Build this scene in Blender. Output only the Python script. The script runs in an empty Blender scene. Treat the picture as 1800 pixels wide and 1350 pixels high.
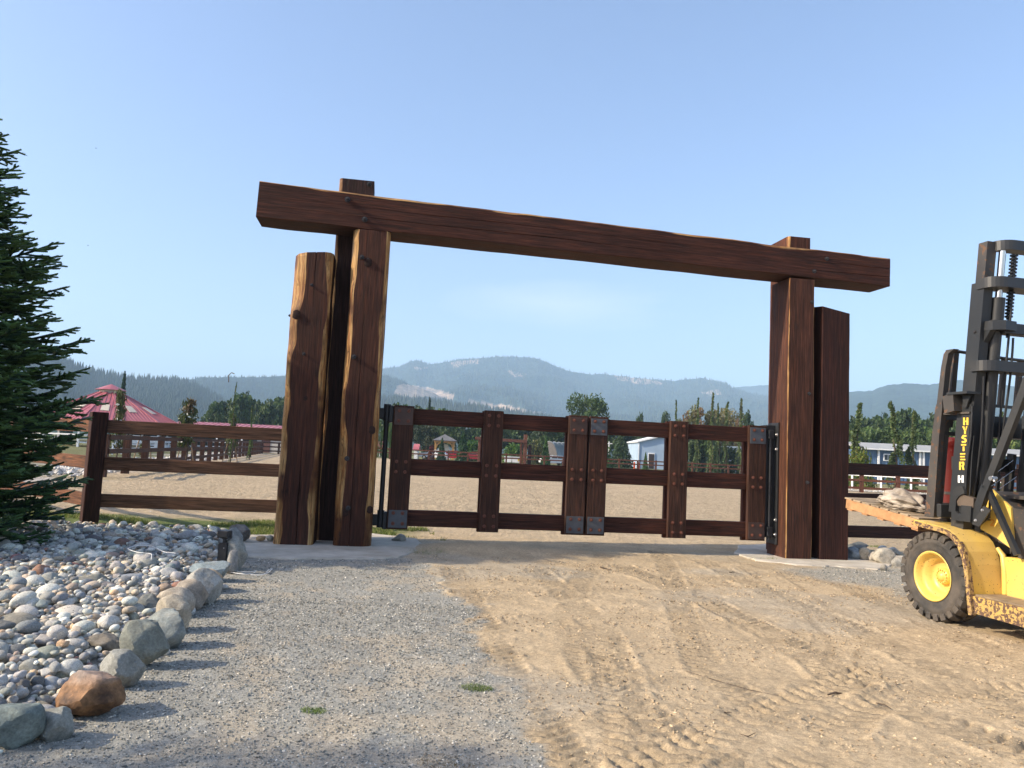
import bpy, bmesh, math, random
import numpy as np
from math import sin, cos, pi, radians, atan, atan2, sqrt
from mathutils import Vector, Matrix, Euler

sc = bpy.context.scene
COL = sc.collection

# ------------------------------------------------------------------ camera
F_PX = 1352.0; PITCH = math.atan(122/F_PX); ROLL = 0.048; CAM_H = 1.5
cam_d = bpy.data.cameras.new('camera'); cam = bpy.data.objects.new('camera', cam_d); COL.objects.link(cam)
cam_d.sensor_width = 36.0; cam_d.lens = 36.0*F_PX/1800.0
cam_d.clip_start = 0.05; cam_d.clip_end = 30000
CR = Matrix.Rotation(pi/2+PITCH, 3, 'X') @ Matrix.Rotation(ROLL, 3, 'Z')
cam.matrix_world = Matrix.Translation((0, 0, CAM_H)) @ CR.to_4x4()
sc.camera = cam

# ------------------------------------------------------------------ sky, sun, exposure
SUN_EL = radians(31.0)
SUN_TRAVEL = radians(16.0)               # heading of the light over the ground
sun_vec = Vector((-cos(SUN_TRAVEL)*cos(SUN_EL), -sin(SUN_TRAVEL)*cos(SUN_EL), sin(SUN_EL)))   # towards the sun
world = bpy.data.worlds.new('World'); sc.world = world; world.use_nodes = True
wn = world.node_tree.nodes; wl = world.node_tree.links
bg = wn['Background']
sky = wn.new('ShaderNodeTexSky'); sky.sky_type = 'NISHITA'; sky.sun_disc = False
sky.sun_elevation = SUN_EL
sky.sun_rotation = atan2(sun_vec.x, sun_vec.y)
sky.altitude = 50; sky.air_density = 1.0; sky.dust_density = 2.6; sky.ozone_density = 3.8
def _wisp():                          # one faint streak of high cloud over the mountain
    tc = wn.new('ShaderNodeTexCoord'); cv = Vector((.055, .979, .193)).normalized()
    sub = wn.new('ShaderNodeVectorMath'); sub.operation = 'SUBTRACT'; wl.new(tc.outputs['Generated'], sub.inputs[0]); sub.inputs[1].default_value = cv
    mp = wn.new('ShaderNodeMapping'); mp.inputs['Scale'].default_value = (7.5, 3, 34); mp.inputs['Rotation'].default_value = (0, -.10, 0); wl.new(sub.outputs[0], mp.inputs[0])
    ln = wn.new('ShaderNodeVectorMath'); ln.operation = 'LENGTH'; wl.new(mp.outputs[0], ln.inputs[0])
    nz = wn.new('ShaderNodeTexNoise'); nz.inputs['Scale'].default_value = 1.6; nz.inputs['Detail'].default_value = 5; wl.new(mp.outputs[0], nz.inputs['Vector'])
    ad = wn.new('ShaderNodeMath'); ad.operation = 'ADD'; wl.new(ln.outputs['Value'], ad.inputs[0]); wl.new(nz.outputs[0], ad.inputs[1])
    mr = wn.new('ShaderNodeMapRange'); wl.new(ad.outputs[0], mr.inputs[0])
    for i, q in enumerate((.6, 1.7, .30, 0.)): mr.inputs[i+1].default_value = q
    mx_ = wn.new('ShaderNodeMix'); mx_.data_type = 'RGBA'; wl.new(mr.outputs[0], mx_.inputs[0]); wl.new(sky.outputs[0], mx_.inputs[6]); mx_.inputs[7].default_value = (4.6, 4.9, 5.6, 1)
    tn = wn.new('ShaderNodeMix'); tn.data_type = 'RGBA'; tn.blend_type = 'MULTIPLY'; tn.inputs[0].default_value = 1; tn.inputs[7].default_value = (1.05, .97, .99, 1)
    wl.new(mx_.outputs[2], tn.inputs[6]); wl.new(tn.outputs[2], bg.inputs[0])
_wisp(); bg.inputs[1].default_value = 0.15
sl = bpy.data.lights.new('sun', 'SUN'); so = bpy.data.objects.new('sun', sl); COL.objects.link(so)
sl.energy = 4.7; sl.angle = radians(0.6); sl.color = (1.0, 0.86, 0.66)
so.rotation_euler = (-sun_vec).to_track_quat('-Z', 'Y').to_euler()
so.location = (-20, -6, 20)
sc.view_settings.view_transform = 'Standard'; sc.view_settings.look = 'None'
sc.view_settings.exposure = 0.88; sc.view_settings.gamma = 1.0
sc.view_settings.use_curve_mapping = False
sc.cycles.volume_bounces = 2

# ------------------------------------------------------------------ picture geometry -> world points
def ray(px, py):
    return CR @ Vector(((px-900)/F_PX, (675-py)/F_PX, -1.0))
def gnd(px, py, z=0.0):
    d = ray(px, py); t = (z-CAM_H)/d.z
    return Vector((d.x*t, d.y*t, z))
def aty(px, py, Y):
    d = ray(px, py); t = Y/d.y
    return Vector((d.x*t, Y, CAM_H+d.z*t))
class Frame:
    def __init__(s, O, a):
        s.O = Vector(O); s.M = Matrix.Rotation(a, 3, 'Z'); s.a = a
    def pl(s, px, py, yl):               # meets the frame's plane y = yl
        d = s.M.transposed() @ ray(px, py); c = s.M.transposed() @ (Vector((0, 0, CAM_H))-s.O)
        t = (yl-c.y)/d.y; p = c+d*t; return p
    def w(s, p): return s.O + s.M @ Vector(p)
def proj(p):
    q = CR.transposed() @ (Vector(p)-Vector((0, 0, CAM_H)))
    return 900+F_PX*q.x/-q.z, 675-F_PX*q.y/-q.z
GA = math.atan(.16)
G = Frame((0, 11.8, 0), GA)              # the gateway's own frame: x along the gate, y away from us
FA = radians(103)
_l = Vector((cos(FA+pi/2), sin(FA+pi/2), 0))
FO = gnd(1660, 1098) - _l*.62
FL = Frame(FO, FA)                       # the forklift's frame: x forward, y to its left

# ------------------------------------------------------------------ naming helpers
def tag(o, label=None, cat=None, group=None, kind=None):
    if label: o['label'] = label
    if cat: o['category'] = cat
    if group: o['group'] = group
    if kind: o['kind'] = kind
    return o
def empty(name, loc=(0, 0, 0), rz=0, label=None, cat=None, group=None):
    o = bpy.data.objects.new(name, None); COL.objects.link(o); o.empty_display_size = .2
    o.location = loc; o.rotation_euler = (0, 0, rz)
    return tag(o, label, cat, group)
def link(name, me, parent=None, mat=None, color=None):
    o = bpy.data.objects.new(name, me); COL.objects.link(o)
    if parent is not None: o.parent = parent
    if mat is not None and not me.materials: me.materials.append(mat)
    if color: o.color = (*color, 1)
    return o
def copy_tree(o, parent=None):
    c = o.copy(); COL.objects.link(c)
    if parent is not None: c.parent = parent
    for ch in list(o.children): copy_tree(ch, c)
    return c

# ------------------------------------------------------------------ mesh builders
def npmesh(name, V, Fc, col=None, mats=(), midx=None, smooth=False):
    V = np.asarray(V, dtype=np.float32); Fc = np.asarray(Fc, dtype=np.int32)
    m, k = Fc.shape
    me = bpy.data.meshes.new(name)
    me.vertices.add(len(V)); me.vertices.foreach_set('co', V.ravel())
    me.loops.add(m*k); me.loops.foreach_set('vertex_index', Fc.ravel())
    me.polygons.add(m)
    me.polygons.foreach_set('loop_start', np.arange(0, m*k, k, dtype=np.int32))
    try: me.polygons.foreach_set('loop_total', np.full(m, k, dtype=np.int32))
    except Exception: pass
    if midx is not None: me.polygons.foreach_set('material_index', np.asarray(midx, dtype=np.int32))
    me.polygons.foreach_set('use_smooth', np.full(m, smooth))
    for mt in mats: me.materials.append(mt)
    me.update(calc_edges=True)
    if col is not None:
        a = me.color_attributes.new('Col', 'FLOAT_COLOR', 'POINT')
        c = np.ones((len(V), 4), dtype=np.float32); c[:, :3] = col
        a.data.foreach_set('color', c.ravel())
    return me

class MB:
    def __init__(s): s.v = []; s.f = []; s.m = []; s.sm = []
    def add(s, vs, fs, mi=0, sm=False, M=None):
        b = len(s.v)
        for v in vs:
            v = Vector(v)
            s.v.append(tuple(M @ v) if M is not None else tuple(v))
        for f in fs: s.f.append([b+i for i in f]); s.m.append(mi); s.sm.append(sm)
        return s
    def box(s, c, d, mi=0, M=None, bev=0):
        x, y, z = [q/2 for q in d]; cx, cy, cz = c
        if bev <= 0:
            vs = [(cx+a*x, cy+b*y, cz+e*z) for a in (-1, 1) for b in (-1, 1) for e in (-1, 1)]
            fs = [(0, 1, 3, 2), (4, 6, 7, 5), (0, 4, 5, 1), (2, 3, 7, 6), (0, 2, 6, 4), (1, 5, 7, 3)]
            return s.add(vs, fs, mi, False, M)
        b = bev; vs = []; idx = {}
        for sx in (-1, 1):
            for sy in (-1, 1):
                for sz in (-1, 1):
                    for k in range(3):
                        q = [x-b, y-b, z-b]; q[k] += b
                        idx[(sx, sy, sz, k)] = len(vs); vs.append((cx+sx*q[0], cy+sy*q[1], cz+sz*q[2]))
        fs = []
        for k in range(3):
            o1, o2 = [(1, 2), (2, 0), (0, 1)][k]
            for sg in (-1, 1):
                ring = []
                for (p, q) in ((-1, -1), (1, -1), (1, 1), (-1, 1)):
                    t = [0, 0, 0]; t[k] = sg; t[o1] = p; t[o2] = q; ring.append(idx[(*t, k)])
                fs.append(ring if sg > 0 else ring[::-1])
        for k in range(3):
            o1, o2 = [(1, 2), (2, 0), (0, 1)][k]
            for p in (-1, 1):
                for q in (-1, 1):
                    t = [0, 0, 0]; t[o1] = p; t[o2] = q
                    a = list(t); a[k] = -1; c2 = list(t); c2[k] = 1
                    r = [idx[(*a, o1)], idx[(*c2, o1)], idx[(*c2, o2)], idx[(*a, o2)]]
                    fs.append(r if p*q < 0 else r[::-1])
        for sx in (-1, 1):
            for sy in (-1, 1):
                for sz in (-1, 1):
                    r = [idx[(sx, sy, sz, 0)], idx[(sx, sy, sz, 1)], idx[(sx, sy, sz, 2)]]
                    fs.append(r if sx*sy*sz > 0 else r[::-1])
        return s.add(vs, fs, mi, False, M)
    def bar(s, p0, p1, w, t, mi=0, up=(0, 0, 1), bev=0):       # box between two points, w along side, t along up
        p0 = Vector(p0); p1 = Vector(p1); d = (p1-p0); L = d.length; d.normalize()
        u = Vector(up); sd = d.cross(u)
        if sd.length < 1e-4: sd = d.cross(Vector((1, 0, 0)))
        sd.normalize(); u = sd.cross(d)
        M = Matrix((sd, u, -d)).transposed().to_4x4(); M.translation = (p0+p1)/2
        return s.box((0, 0, 0), (w, t, L), mi, M, bev)
    def cyl(s, p0, p1, r0, r1=None, n=12, mi=0, caps=True, sm=True):
        r1 = r0 if r1 is None else r1
        p0 = Vector(p0); p1 = Vector(p1); d = (p1-p0).normalized()
        a = d.orthogonal().normalized(); b = d.cross(a)
        vs = []
        for p, r in ((p0, r0), (p1, r1)):
            for i in range(n):
                t = 2*pi*i/n; vs.append(p + a*(r*cos(t)) + b*(r*sin(t)))
        s.add(vs, [(i, (i+1) % n, n+(i+1) % n, n+i) for i in range(n)], mi, sm)
        if caps:
            s.add(vs[:n], [tuple(range(n))[::-1]], mi); s.add(vs[n:], [tuple(range(n))], mi)
        return s
    def tube(s, pts, r, n=8, mi=0):
        pts = [Vector(p) for p in pts]; rings = []; prev = None
        rr = r if isinstance(r, (list, tuple)) else [r]*len(pts)
        vs = []
        for i, p in enumerate(pts):
            d = (pts[min(i+1, len(pts)-1)]-pts[max(i-1, 0)]).normalized()
            a = d.orthogonal().normalized() if prev is None else (prev-d*prev.dot(d)).normalized()
            prev = a; b = d.cross(a)
            for k in range(n):
                t = 2*pi*k/n; vs.append(p+a*(rr[i]*cos(t))+b*(rr[i]*sin(t)))
        fs = [(i*n+k, i*n+(k+1) % n, (i+1)*n+(k+1) % n, (i+1)*n+k) for i in range(len(pts)-1) for k in range(n)]
        s.add(vs, fs, mi, True)
        s.add(vs[:n], [tuple(range(n))[::-1]], mi); s.add(vs[-n:], [tuple(range(n))], mi)
        return s
    def prism(s, poly, axis, lo, hi, mi=0):      # polygon (a,b) pushed along axis from lo to hi
        def P(a, b, c): return {'x': (c, a, b), 'y': (a, c, b), 'z': (a, b, c)}[axis]
        n = len(poly); vs = [P(a, b, lo) for a, b in poly]+[P(a, b, hi) for a, b in poly]
        fs = [tuple(range(n))[::-1], tuple(range(n, 2*n))]+[(i, (i+1) % n, n+(i+1) % n, n+i) for i in range(n)]
        return s.add(vs, fs, mi)
    def mesh(s, name, mats=(), fix=True):
        me = bpy.data.meshes.new(name); me.from_pydata(s.v, [], s.f)
        for m in mats: me.materials.append(m)
        me.polygons.foreach_set('material_index', s.m); me.polygons.foreach_set('use_smooth', s.sm)
        if fix:
            bm = bmesh.new(); bm.from_mesh(me); bmesh.ops.recalc_face_normals(bm, faces=bm.faces); bm.to_mesh(me); bm.free()
        me.update(); return me
    def build(s, name, mats, parent=None, color=None):
        if not isinstance(mats, (list, tuple)): mats = [mats]
        return link(name, s.mesh(name, mats), parent, None, color)

_box_cache = {}
LM = {}            # local matrices by object name, readable before the scene is evaluated
def board(name, p0, p1, w, t, side=(1, 0, 0), mat=None, parent=None, color=(.1, .05, .035), bev=.006):
    """A board whose own z runs along its length: grain follows it. w along side, t across."""
    p0 = Vector(p0); p1 = Vector(p1); d = p1-p0; L = d.length; d.normalize()
    x = Vector(side); x = (x-d*x.dot(d)).normalized(); y = d.cross(x)
    k = (round(L, 3), round(w, 3), round(t, 3), bev, mat.name)
    if k not in _box_cache:
        _box_cache[k] = MB().box((0, 0, L/2), (w, t, L), 0, None, bev).mesh(name, [mat])
    o = link(name, _box_cache[k], parent, None, color)
    M = Matrix((x, y, d)).transposed().to_4x4(); M.translation = p0
    o.matrix_local = M; LM[o.name] = M.copy()
    return o

# ------------------------------------------------------------------ value noise
_rs = np.random.RandomState(7); _T = _rs.rand(256, 256).astype(np.float32)
def vn(x, y):
    x = np.asarray(x, dtype=np.float64); y = np.asarray(y, dtype=np.float64)
    xi = np.floor(x).astype(int); yi = np.floor(y).astype(int); fx = x-xi; fy = y-yi
    fx = fx*fx*(3-2*fx); fy = fy*fy*(3-2*fy)
    a = _T[xi & 255, yi & 255]; b = _T[(xi+1) & 255, yi & 255]; c = _T[xi & 255, (yi+1) & 255]; d = _T[(xi+1) & 255, (yi+1) & 255]
    return (a*(1-fx)+b*fx)*(1-fy)+(c*(1-fx)+d*fx)*fy
def fbm(x, y, o=4, g=.5):
    s = 0; a = 1; t = 0
    for i in range(o):
        s = s+a*vn(x*2**i+17.3*i, y*2**i+9.1*i); t += a; a *= g
    return s/t
def sst(a, b, x):
    t = np.clip((x-a)/(b-a), 0, 1); return t*t*(3-2*t)

# ------------------------------------------------------------------ materials
def newmat(name):
    m = bpy.data.materials.new(name); m.use_nodes = True
    nt = m.node_tree; b = nt.nodes['Principled BSDF']
    return m, nt, nt.nodes, nt.links, b
def ramp(N, stops):
    r = N.new('ShaderNodeValToRGB'); e = r.color_ramp.elements
    while len(e) < len(stops): e.new(.5)
    for q, (p, c) in zip(e, stops):
        q.position = p; q.color = (*c, 1) if len(c) == 3 else c
    return r
def noise(N, L, vec, scale, detail=4, rough=.55, out=0):
    n = N.new('ShaderNodeTexNoise'); n.inputs['Scale'].default_value = scale; n.inputs['Detail'].default_value = detail
    n.inputs['Roughness'].default_value = rough
    if vec is not None: L.new(vec, n.inputs['Vector'])
    return n.outputs[out]
def mapping(N, L, vec, sc3, loc=(0, 0, 0)):
    m = N.new('ShaderNodeMapping'); m.inputs['Scale'].default_value = sc3; m.inputs['Location'].default_value = loc
    L.new(vec, m.inputs['Vector']); return m.outputs[0]
def mixc(N, L, f, a, b, mode='MIX'):
    m = N.new('ShaderNodeMix'); m.data_type = 'RGBA'; m.blend_type = mode
    for sock, v in ((m.inputs[0], f), (m.inputs[6], a), (m.inputs[7], b)):
        if isinstance(v, (float, int)): sock.default_value = v
        elif isinstance(v, tuple): sock.default_value = (*v, 1)
        else: L.new(v, sock)
    return m.outputs[2]
def math_(N, L, op, a, b=None):
    m = N.new('ShaderNodeMath'); m.operation = op
    for s, v in zip(m.inputs, (a, b)):
        if v is None: continue
        if isinstance(v, (float, int)): s.default_value = v
        else: L.new(v, s)
    return m.outputs[0]
def maprange(N, L, v, a, b, c=0., d=1.):
    m = N.new('ShaderNodeMapRange'); L.new(v, m.inputs[0])
    for i, q in enumerate((a, b, c, d)): m.inputs[i+1].default_value = q
    return m.outputs[0]
def bump(N, L, h, b, strength=.5, dist=.02, prev=None):
    n = N.new('ShaderNodeBump'); n.inputs['Strength'].default_value = strength; n.inputs['Distance'].default_value = dist
    L.new(h, n.inputs['Height'])
    if prev is not None: L.new(prev, n.inputs['Normal'])
    L.new(n.outputs[0], b.inputs['Normal']); return n.outputs[0]
def objvec(N, L, rnd=7.0):
    tc = N.new('ShaderNodeTexCoord'); oi = N.new('ShaderNodeObjectInfo')
    cx = N.new('ShaderNodeCombineXYZ'); r = math_(N, L, 'MULTIPLY', oi.outputs['Random'], rnd)
    L.new(r, cx.inputs[0]); L.new(r, cx.inputs[1]); L.new(r, cx.inputs[2])
    a = N.new('ShaderNodeVectorMath'); a.operation = 'ADD'; L.new(tc.outputs['Object'], a.inputs[0]); L.new(cx.outputs[0], a.inputs[1])
    return a.outputs[0], oi

def wood_mat(name, wane=False, rough=.62):
    m, nt, N, L, b = newmat(name)
    v, oi = objvec(N, L)
    g1 = noise(N, L, mapping(N, L, v, (9, 9, .55)), 3.0, 6, .6)
    g2 = noise(N, L, mapping(N, L, v, (55, 55, 1.4)), 2.0, 4, .6)
    big = noise(N, L, v, 1.3, 3, .5)
    if wane:
        c = ramp(N, [(.20, (.10, .036, .012)), (.38, (.32, .125, .036)), (.52, (.58, .33, .12)), (.7, (.63, .40, .18))]); L.new(g1, c.inputs[0])
        base = c.outputs[0]
        base = mixc(N, L, maprange(N, L, big, .5, .62), base, (.14, .055, .02))
        base = mixc(N, L, maprange(N, L, g2, .35, .65, .75, 0.), base, (.04, .018, .01))
    else:
        k = ramp(N, [(.25, (.45, .43, .42)), (.5, (.95, .93, .92)), (.75, (1.75, 1.55, 1.40))]); L.new(g1, k.inputs[0])
        base = mixc(N, L, 1.0, oi.outputs['Color'], k.outputs[0], 'MULTIPLY')
        fine = maprange(N, L, g2, .38, .62, .58, 1.22)
        base = mixc(N, L, 1.0, base, fine, 'MULTIPLY')
        knot = N.new('ShaderNodeTexVoronoi'); knot.inputs['Scale'].default_value = 1.0
        L.new(mapping(N, L, v, (3.1, 3.1, 1.1)), knot.inputs['Vector'])
        base = mixc(N, L, maprange(N, L, knot.outputs['Distance'], .03, .13, .75, 0.), base, (.022, .012, .009))
        wet = maprange(N, L, big, .42, .68, 0, .45)
        base = mixc(N, L, wet, base, mixc(N, L, 1.0, base, (.62, .55, .52), 'MULTIPLY'))
    cr = noise(N, L, mapping(N, L, v, (16, 16, .22), (3.1, 0, 0)), 2.2, 2, .4)
    crd = math_(N, L, 'ABSOLUTE', math_(N, L, 'SUBTRACT', cr, .5))
    crm = maprange(N, L, crd, .0, .009 if not wane else .014, 1., 0.)
    mk = maprange(N, L, noise(N, L, mapping(N, L, v, (1.5, 1.5, .8)), 1.4, 2), .40, .52)
    crm = math_(N, L, 'MULTIPLY', crm, mk)
    base = mixc(N, L, crm, base, (.012, .008, .007))
    L.new(base, b.inputs['Base Color']); b.inputs['Roughness'].default_value = rough
    L.new(maprange(N, L, g1, .3, .7, rough-.12, rough+.12), b.inputs['Roughness'])
    b.inputs['Specular IOR Level'].default_value = .18
    h = math_(N, L, 'SUBTRACT', math_(N, L, 'ADD', math_(N, L, 'MULTIPLY', g1, .5), math_(N, L, 'MULTIPLY', g2, .3)), crm)
    bump(N, L, h, b, .8, .016)
    return m
WOOD = wood_mat('stained_timber', False, .74); WANE = wood_mat('bare_wane_wood', True, .55)

def plain(name, col, rough=.6, metal=0., var=.25, scale=6., bmp=0., spec=.4, dirt=None, dirt_amt=.3, use_obj=False):
    m, nt, N, L, b = newmat(name)
    v, oi = objvec(N, L)
    n = noise(N, L, v, scale, 5, .6)
    base = oi.outputs['Color'] if use_obj else col
    k = maprange(N, L, n, .3, .7, 1-var, 1+var)
    c = mixc(N, L, 1.0, base, k, 'MULTIPLY')
    if dirt:
        d = noise(N, L, v, scale*.35, 6, .65)
        c = mixc(N, L, maprange(N, L, d, .42, .66, 0, dirt_amt), c, dirt)
    L.new(c, b.inputs['Base Color'])
    L.new(maprange(N, L, n, .3, .7, max(rough-.1, .03), min(rough+.1, 1)), b.inputs['Roughness'])
    b.inputs['Metallic'].default_value = metal; b.inputs['Specular IOR Level'].default_value = spec
    if bmp: bump(N, L, noise(N, L, v, scale*4, 4, .6), b, bmp, .01)
    return m
def chipped(name, col, under, amount=.62, fine=26., rough=.38, dust=(.33, .27, .18), dust_amt=.3):
    m, nt, N, L, b = newmat(name)
    v, oi = objvec(N, L)
    n1 = noise(N, L, v, fine, 3, .7); n2 = noise(N, L, v, 3.5, 5, .6); n3 = noise(N, L, v, 1.6, 3)
    c = mixc(N, L, maprange(N, L, n2, .3, .7, 0, .35), col, tuple(q*.72 for q in col))
    c = mixc(N, L, maprange(N, L, n3, .4, .7, 0, dust_amt), c, dust)
    th = math_(N, L, 'ADD', n1, math_(N, L, 'MULTIPLY', math_(N, L, 'SUBTRACT', n2, .5), .22))
    mk = maprange(N, L, th, amount, amount+.02)
    rust = mixc(N, L, maprange(N, L, n1, .55, .75), under, tuple(q*.4 for q in under))
    c = mixc(N, L, mk, c, rust)
    L.new(c, b.inputs['Base Color'])
    L.new(maprange(N, L, mk, 0, 1, rough, .85), b.inputs['Roughness'])
    bump(N, L, math_(N, L, 'MULTIPLY', mk, -1.), b, .35, .004)
    return m
YELLOW = chipped('yellow_machine_paint', (.74, .50, .10), (.10, .05, .025), .66, 42., .38, (.50, .35, .17), .62)
YRUST = chipped('worn_yellow_step_paint', (.50, .33, .09), (.12, .068, .045), .485, 30., .7, (.22, .15, .09), .85)
BLACKP = chipped('black_machine_paint', (.022, .024, .026), (.10, .07, .05), .70, 22., .42, (.10, .09, .075), .3)
BLACKW = chipped('worn_black_machine_paint', (.035, .033, .032), (.17, .09, .05), .60, 14., .55, (.12, .10, .08), .5)
REDP = chipped('faded_red_paint', (.11, .007, .007), (.20, .05, .04), .64, 9., .4, (.22, .07, .05), .4)
RUBBER = plain('dusty_rubber', (.045, .043, .040), .85, 0, .25, 9., .3, .3, (.16, .13, .10), .55)
CHROME = plain('polished_rod', (.75, .76, .78), .12, 1., .03)
STEELG = plain('grey_galvanised_plate', (.085, .09, .10), .5, .3, .18, 12., .1)
IRON = plain('dark_iron', (.035, .033, .035), .55, .3, .25, 20., .2)
BOLTR = plain('rusty_bolt', (.135, .048, .030), .6, .2, .35, 40., .3)
BOLTS = plain('silver_bolt', (.55, .55, .55), .35, .9, .1)
BLACKPL = plain('matt_black_metal', (.018, .019, .021), .45, 0, .2, 8.)
CONC = plain('worn_concrete', (.49, .445, .37), .9, 0, .16, 5., .35, .2, (.28, .23, .16), .5)
WHITEV = plain('white_vinyl', (.74, .75, .75), .5, 0, .06, 4.)
WHITEC = plain('white_cord', (.72, .72, .70), .6, 0, .05)
GLASSD = plain('dark_glass', (.03, .04, .05), .12, 0, .1, 3., 0, .6)
RAWWOOD = plain('raw_pallet_wood', (.46, .25, .12), .8, 0, .22, 9., .25, .2, (.18, .09, .04), .5)
PALLETTOP = plain('weathered_pallet_deck', (.36, .27, .17), .85, 0, .25, 9., .25, .2, (.10, .08, .06), .5)
TARP = plain('stained_canvas', (.40, .35, .285), .9, 0, .2, 9., .3, .1, (.10, .075, .055), .85)
OBJP = plain('weathered_paint', (1, 1, 1), .6, 0, .12, 2., 0, .3, None, 0, True)
BARK = plain('grey_brown_bark', (.10, .075, .055), .9, 0, .35, 14., .6, .1)
BARKW = plain('pale_stake_wood', (.25, .17, .10), .85, 0, .2, 10.)

def ribbed(name, axis_scale, col, dark, amt=.5, rough=.45, bstr=.6):
    m, nt, N, L, b = newmat(name)
    tc = N.new('ShaderNodeTexCoord'); v = mapping(N, L, tc.outputs['UV' if False else 'Object'], axis_scale)
    w = N.new('ShaderNodeTexWave'); w.wave_type = 'BANDS'; w.bands_direction = 'X'; w.wave_profile = 'SIN'; w.inputs['Scale'].default_value = 1.0
    w.inputs['Distortion'].default_value = 0; L.new(v, w.inputs['Vector'])
    n = noise(N, L, tc.outputs['Object'], .5, 4)
    c = mixc(N, L, maprange(N, L, w.outputs['Fac'], 0, .25, amt, 0), col, dark)
    c = mixc(N, L, 1.0, c, maprange(N, L, n, .3, .7, .88, 1.1), 'MULTIPLY')
    L.new(c, b.inputs['Base Color']); b.inputs['Roughness'].default_value = rough
    bump(N, L, w.outputs['Fac'], b, bstr, .04)
    return m
ROOFRED = plain('faded_red_metal_roof', (.35, .10, .115), .42, 0, .10, 1.2, 0, .45, (.55, .20, .2), .4)
SKYLT = plain('translucent_roof_panel', (.52, .46, .36), .5, 0, .15, 3.)
SIDINGB = ribbed('blue_ribbed_siding', (3.1, 3.1, 0), (.085, .155, .27), (.045, .09, .17), .6)
SIDINGP = ribbed('pale_blue_siding', (6, 6, 0), (.36, .47, .60), (.27, .36, .47), .3, .55, .2)

def stone_mat(name, attr=False):
    m, nt, N, L, b = newmat(name)
    v, oi = objvec(N, L, 40.)
    if attr:
        a = N.new('ShaderNodeAttribute'); a.attribute_name = 'Col'; base = a.outputs['Color']
    else: base = oi.outputs['Color']
    n1 = noise(N, L, v, 9., 5, .65); n2 = noise(N, L, v, 70., 3, .7)
    c = mixc(N, L, 1.0, base, maprange(N, L, n1, .3, .7, .62, 1.32), 'MULTIPLY')
    c = mixc(N, L, 1.0, c, maprange(N, L, n2, .35, .65, .78, 1.18), 'MULTIPLY')
    n3 = noise(N, L, v, 3.5, 4, .6)
    c = mixc(N, L, maprange(N, L, n3, .55, .75, 0, .35), c, (.36, .27, .17))
    L.new(c, b.inputs['Base Color']); b.inputs['Roughness'].default_value = .82; b.inputs['Specular IOR Level'].default_value = .3
    bump(N, L, math_(N, L, 'ADD', n1, math_(N, L, 'MULTIPLY', n2, .3)), b, .6, .016)
    return m
STONE = stone_mat('river_stone'); STONEA = stone_mat('mixed_stone', True)
def rusty_stone():
    m, nt, N, L, b = newmat('rust_stained_rock')
    v, oi = objvec(N, L)
    n1 = noise(N, L, v, 5., 6, .65); n2 = noise(N, L, v, 26., 4, .7)
    tc = N.new('ShaderNodeTexCoord'); sp = N.new('ShaderNodeSeparateXYZ'); L.new(tc.outputs['Object'], sp.inputs[0])
    h = math_(N, L, 'ADD', sp.outputs[2], math_(N, L, 'MULTIPLY', n1, .12))
    r = ramp(N, [(.3, (.07, .035, .018)), (.5, (.27, .14, .06)), (.75, (.36, .25, .15))]); L.new(n1, r.inputs[0])
    c = mixc(N, L, maprange(N, L, h, .11, .19), r.outputs[0], (.30, .245, .21))
    c = mixc(N, L, 1.0, c, maprange(N, L, n2, .35, .65, .65, 1.2), 'MULTIPLY')
    L.new(c, b.inputs['Base Color']); b.inputs['Roughness'].default_value = .75
    bump(N, L, math_(N, L, 'ADD', n1, math_(N, L, 'MULTIPLY', n2, .3)), b, .8, .03)
    return m
RUSTROCK = rusty_stone()
def speckled():
    m, nt, N, L, b = newmat('speckled_stone')
    v, oi = objvec(N, L)
    vo = N.new('ShaderNodeTexVoronoi'); vo.inputs['Scale'].default_value = 55.; L.new(v, vo.inputs['Vector'])
    n = noise(N, L, v, 12., 4)
    c = mixc(N, L, math_(N, L, 'MULTIPLY', maprange(N, L, vo.outputs['Distance'], .2, .34, 1., 0.), maprange(N, L, n, .42, .55)), oi.outputs['Color'], (.13, .11, .09))
    L.new(c, b.inputs['Base Color']); b.inputs['Roughness'].default_value = .85
    bump(N, L, n, b, .4, .01); return m
SPECK = speckled()

def leaf_mat(name, rough=.6, trans=.25, hue=True):
    m, nt, N, L, b = newmat(name)
    a = N.new('ShaderNodeAttribute'); a.attribute_name = 'Col'; oi = N.new('ShaderNodeObjectInfo')
    c = mixc(N, L, 1.0, a.outputs['Color'], oi.outputs['Color'], 'MULTIPLY')
    L.new(c, b.inputs['Base Color']); b.inputs['Roughness'].default_value = rough; b.inputs['Specular IOR Level'].default_value = .3
    t = N.new('ShaderNodeBsdfTranslucent'); L.new(mixc(N, L, 1.0, c, (1.1, 1.25, .6), 'MULTIPLY'), t.inputs[0])
    mx = N.new('ShaderNodeMixShader'); mx.inputs[0].default_value = trans
    L.new(b.outputs[0], mx.inputs[1]); L.new(t.outputs[0], mx.inputs[2]); L.new(mx.outputs[0], nt.nodes['Material Output'].inputs[0])
    return m
LEAF = leaf_mat('leaves'); NEEDLE = leaf_mat('fir_needles', .5, .10)
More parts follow.
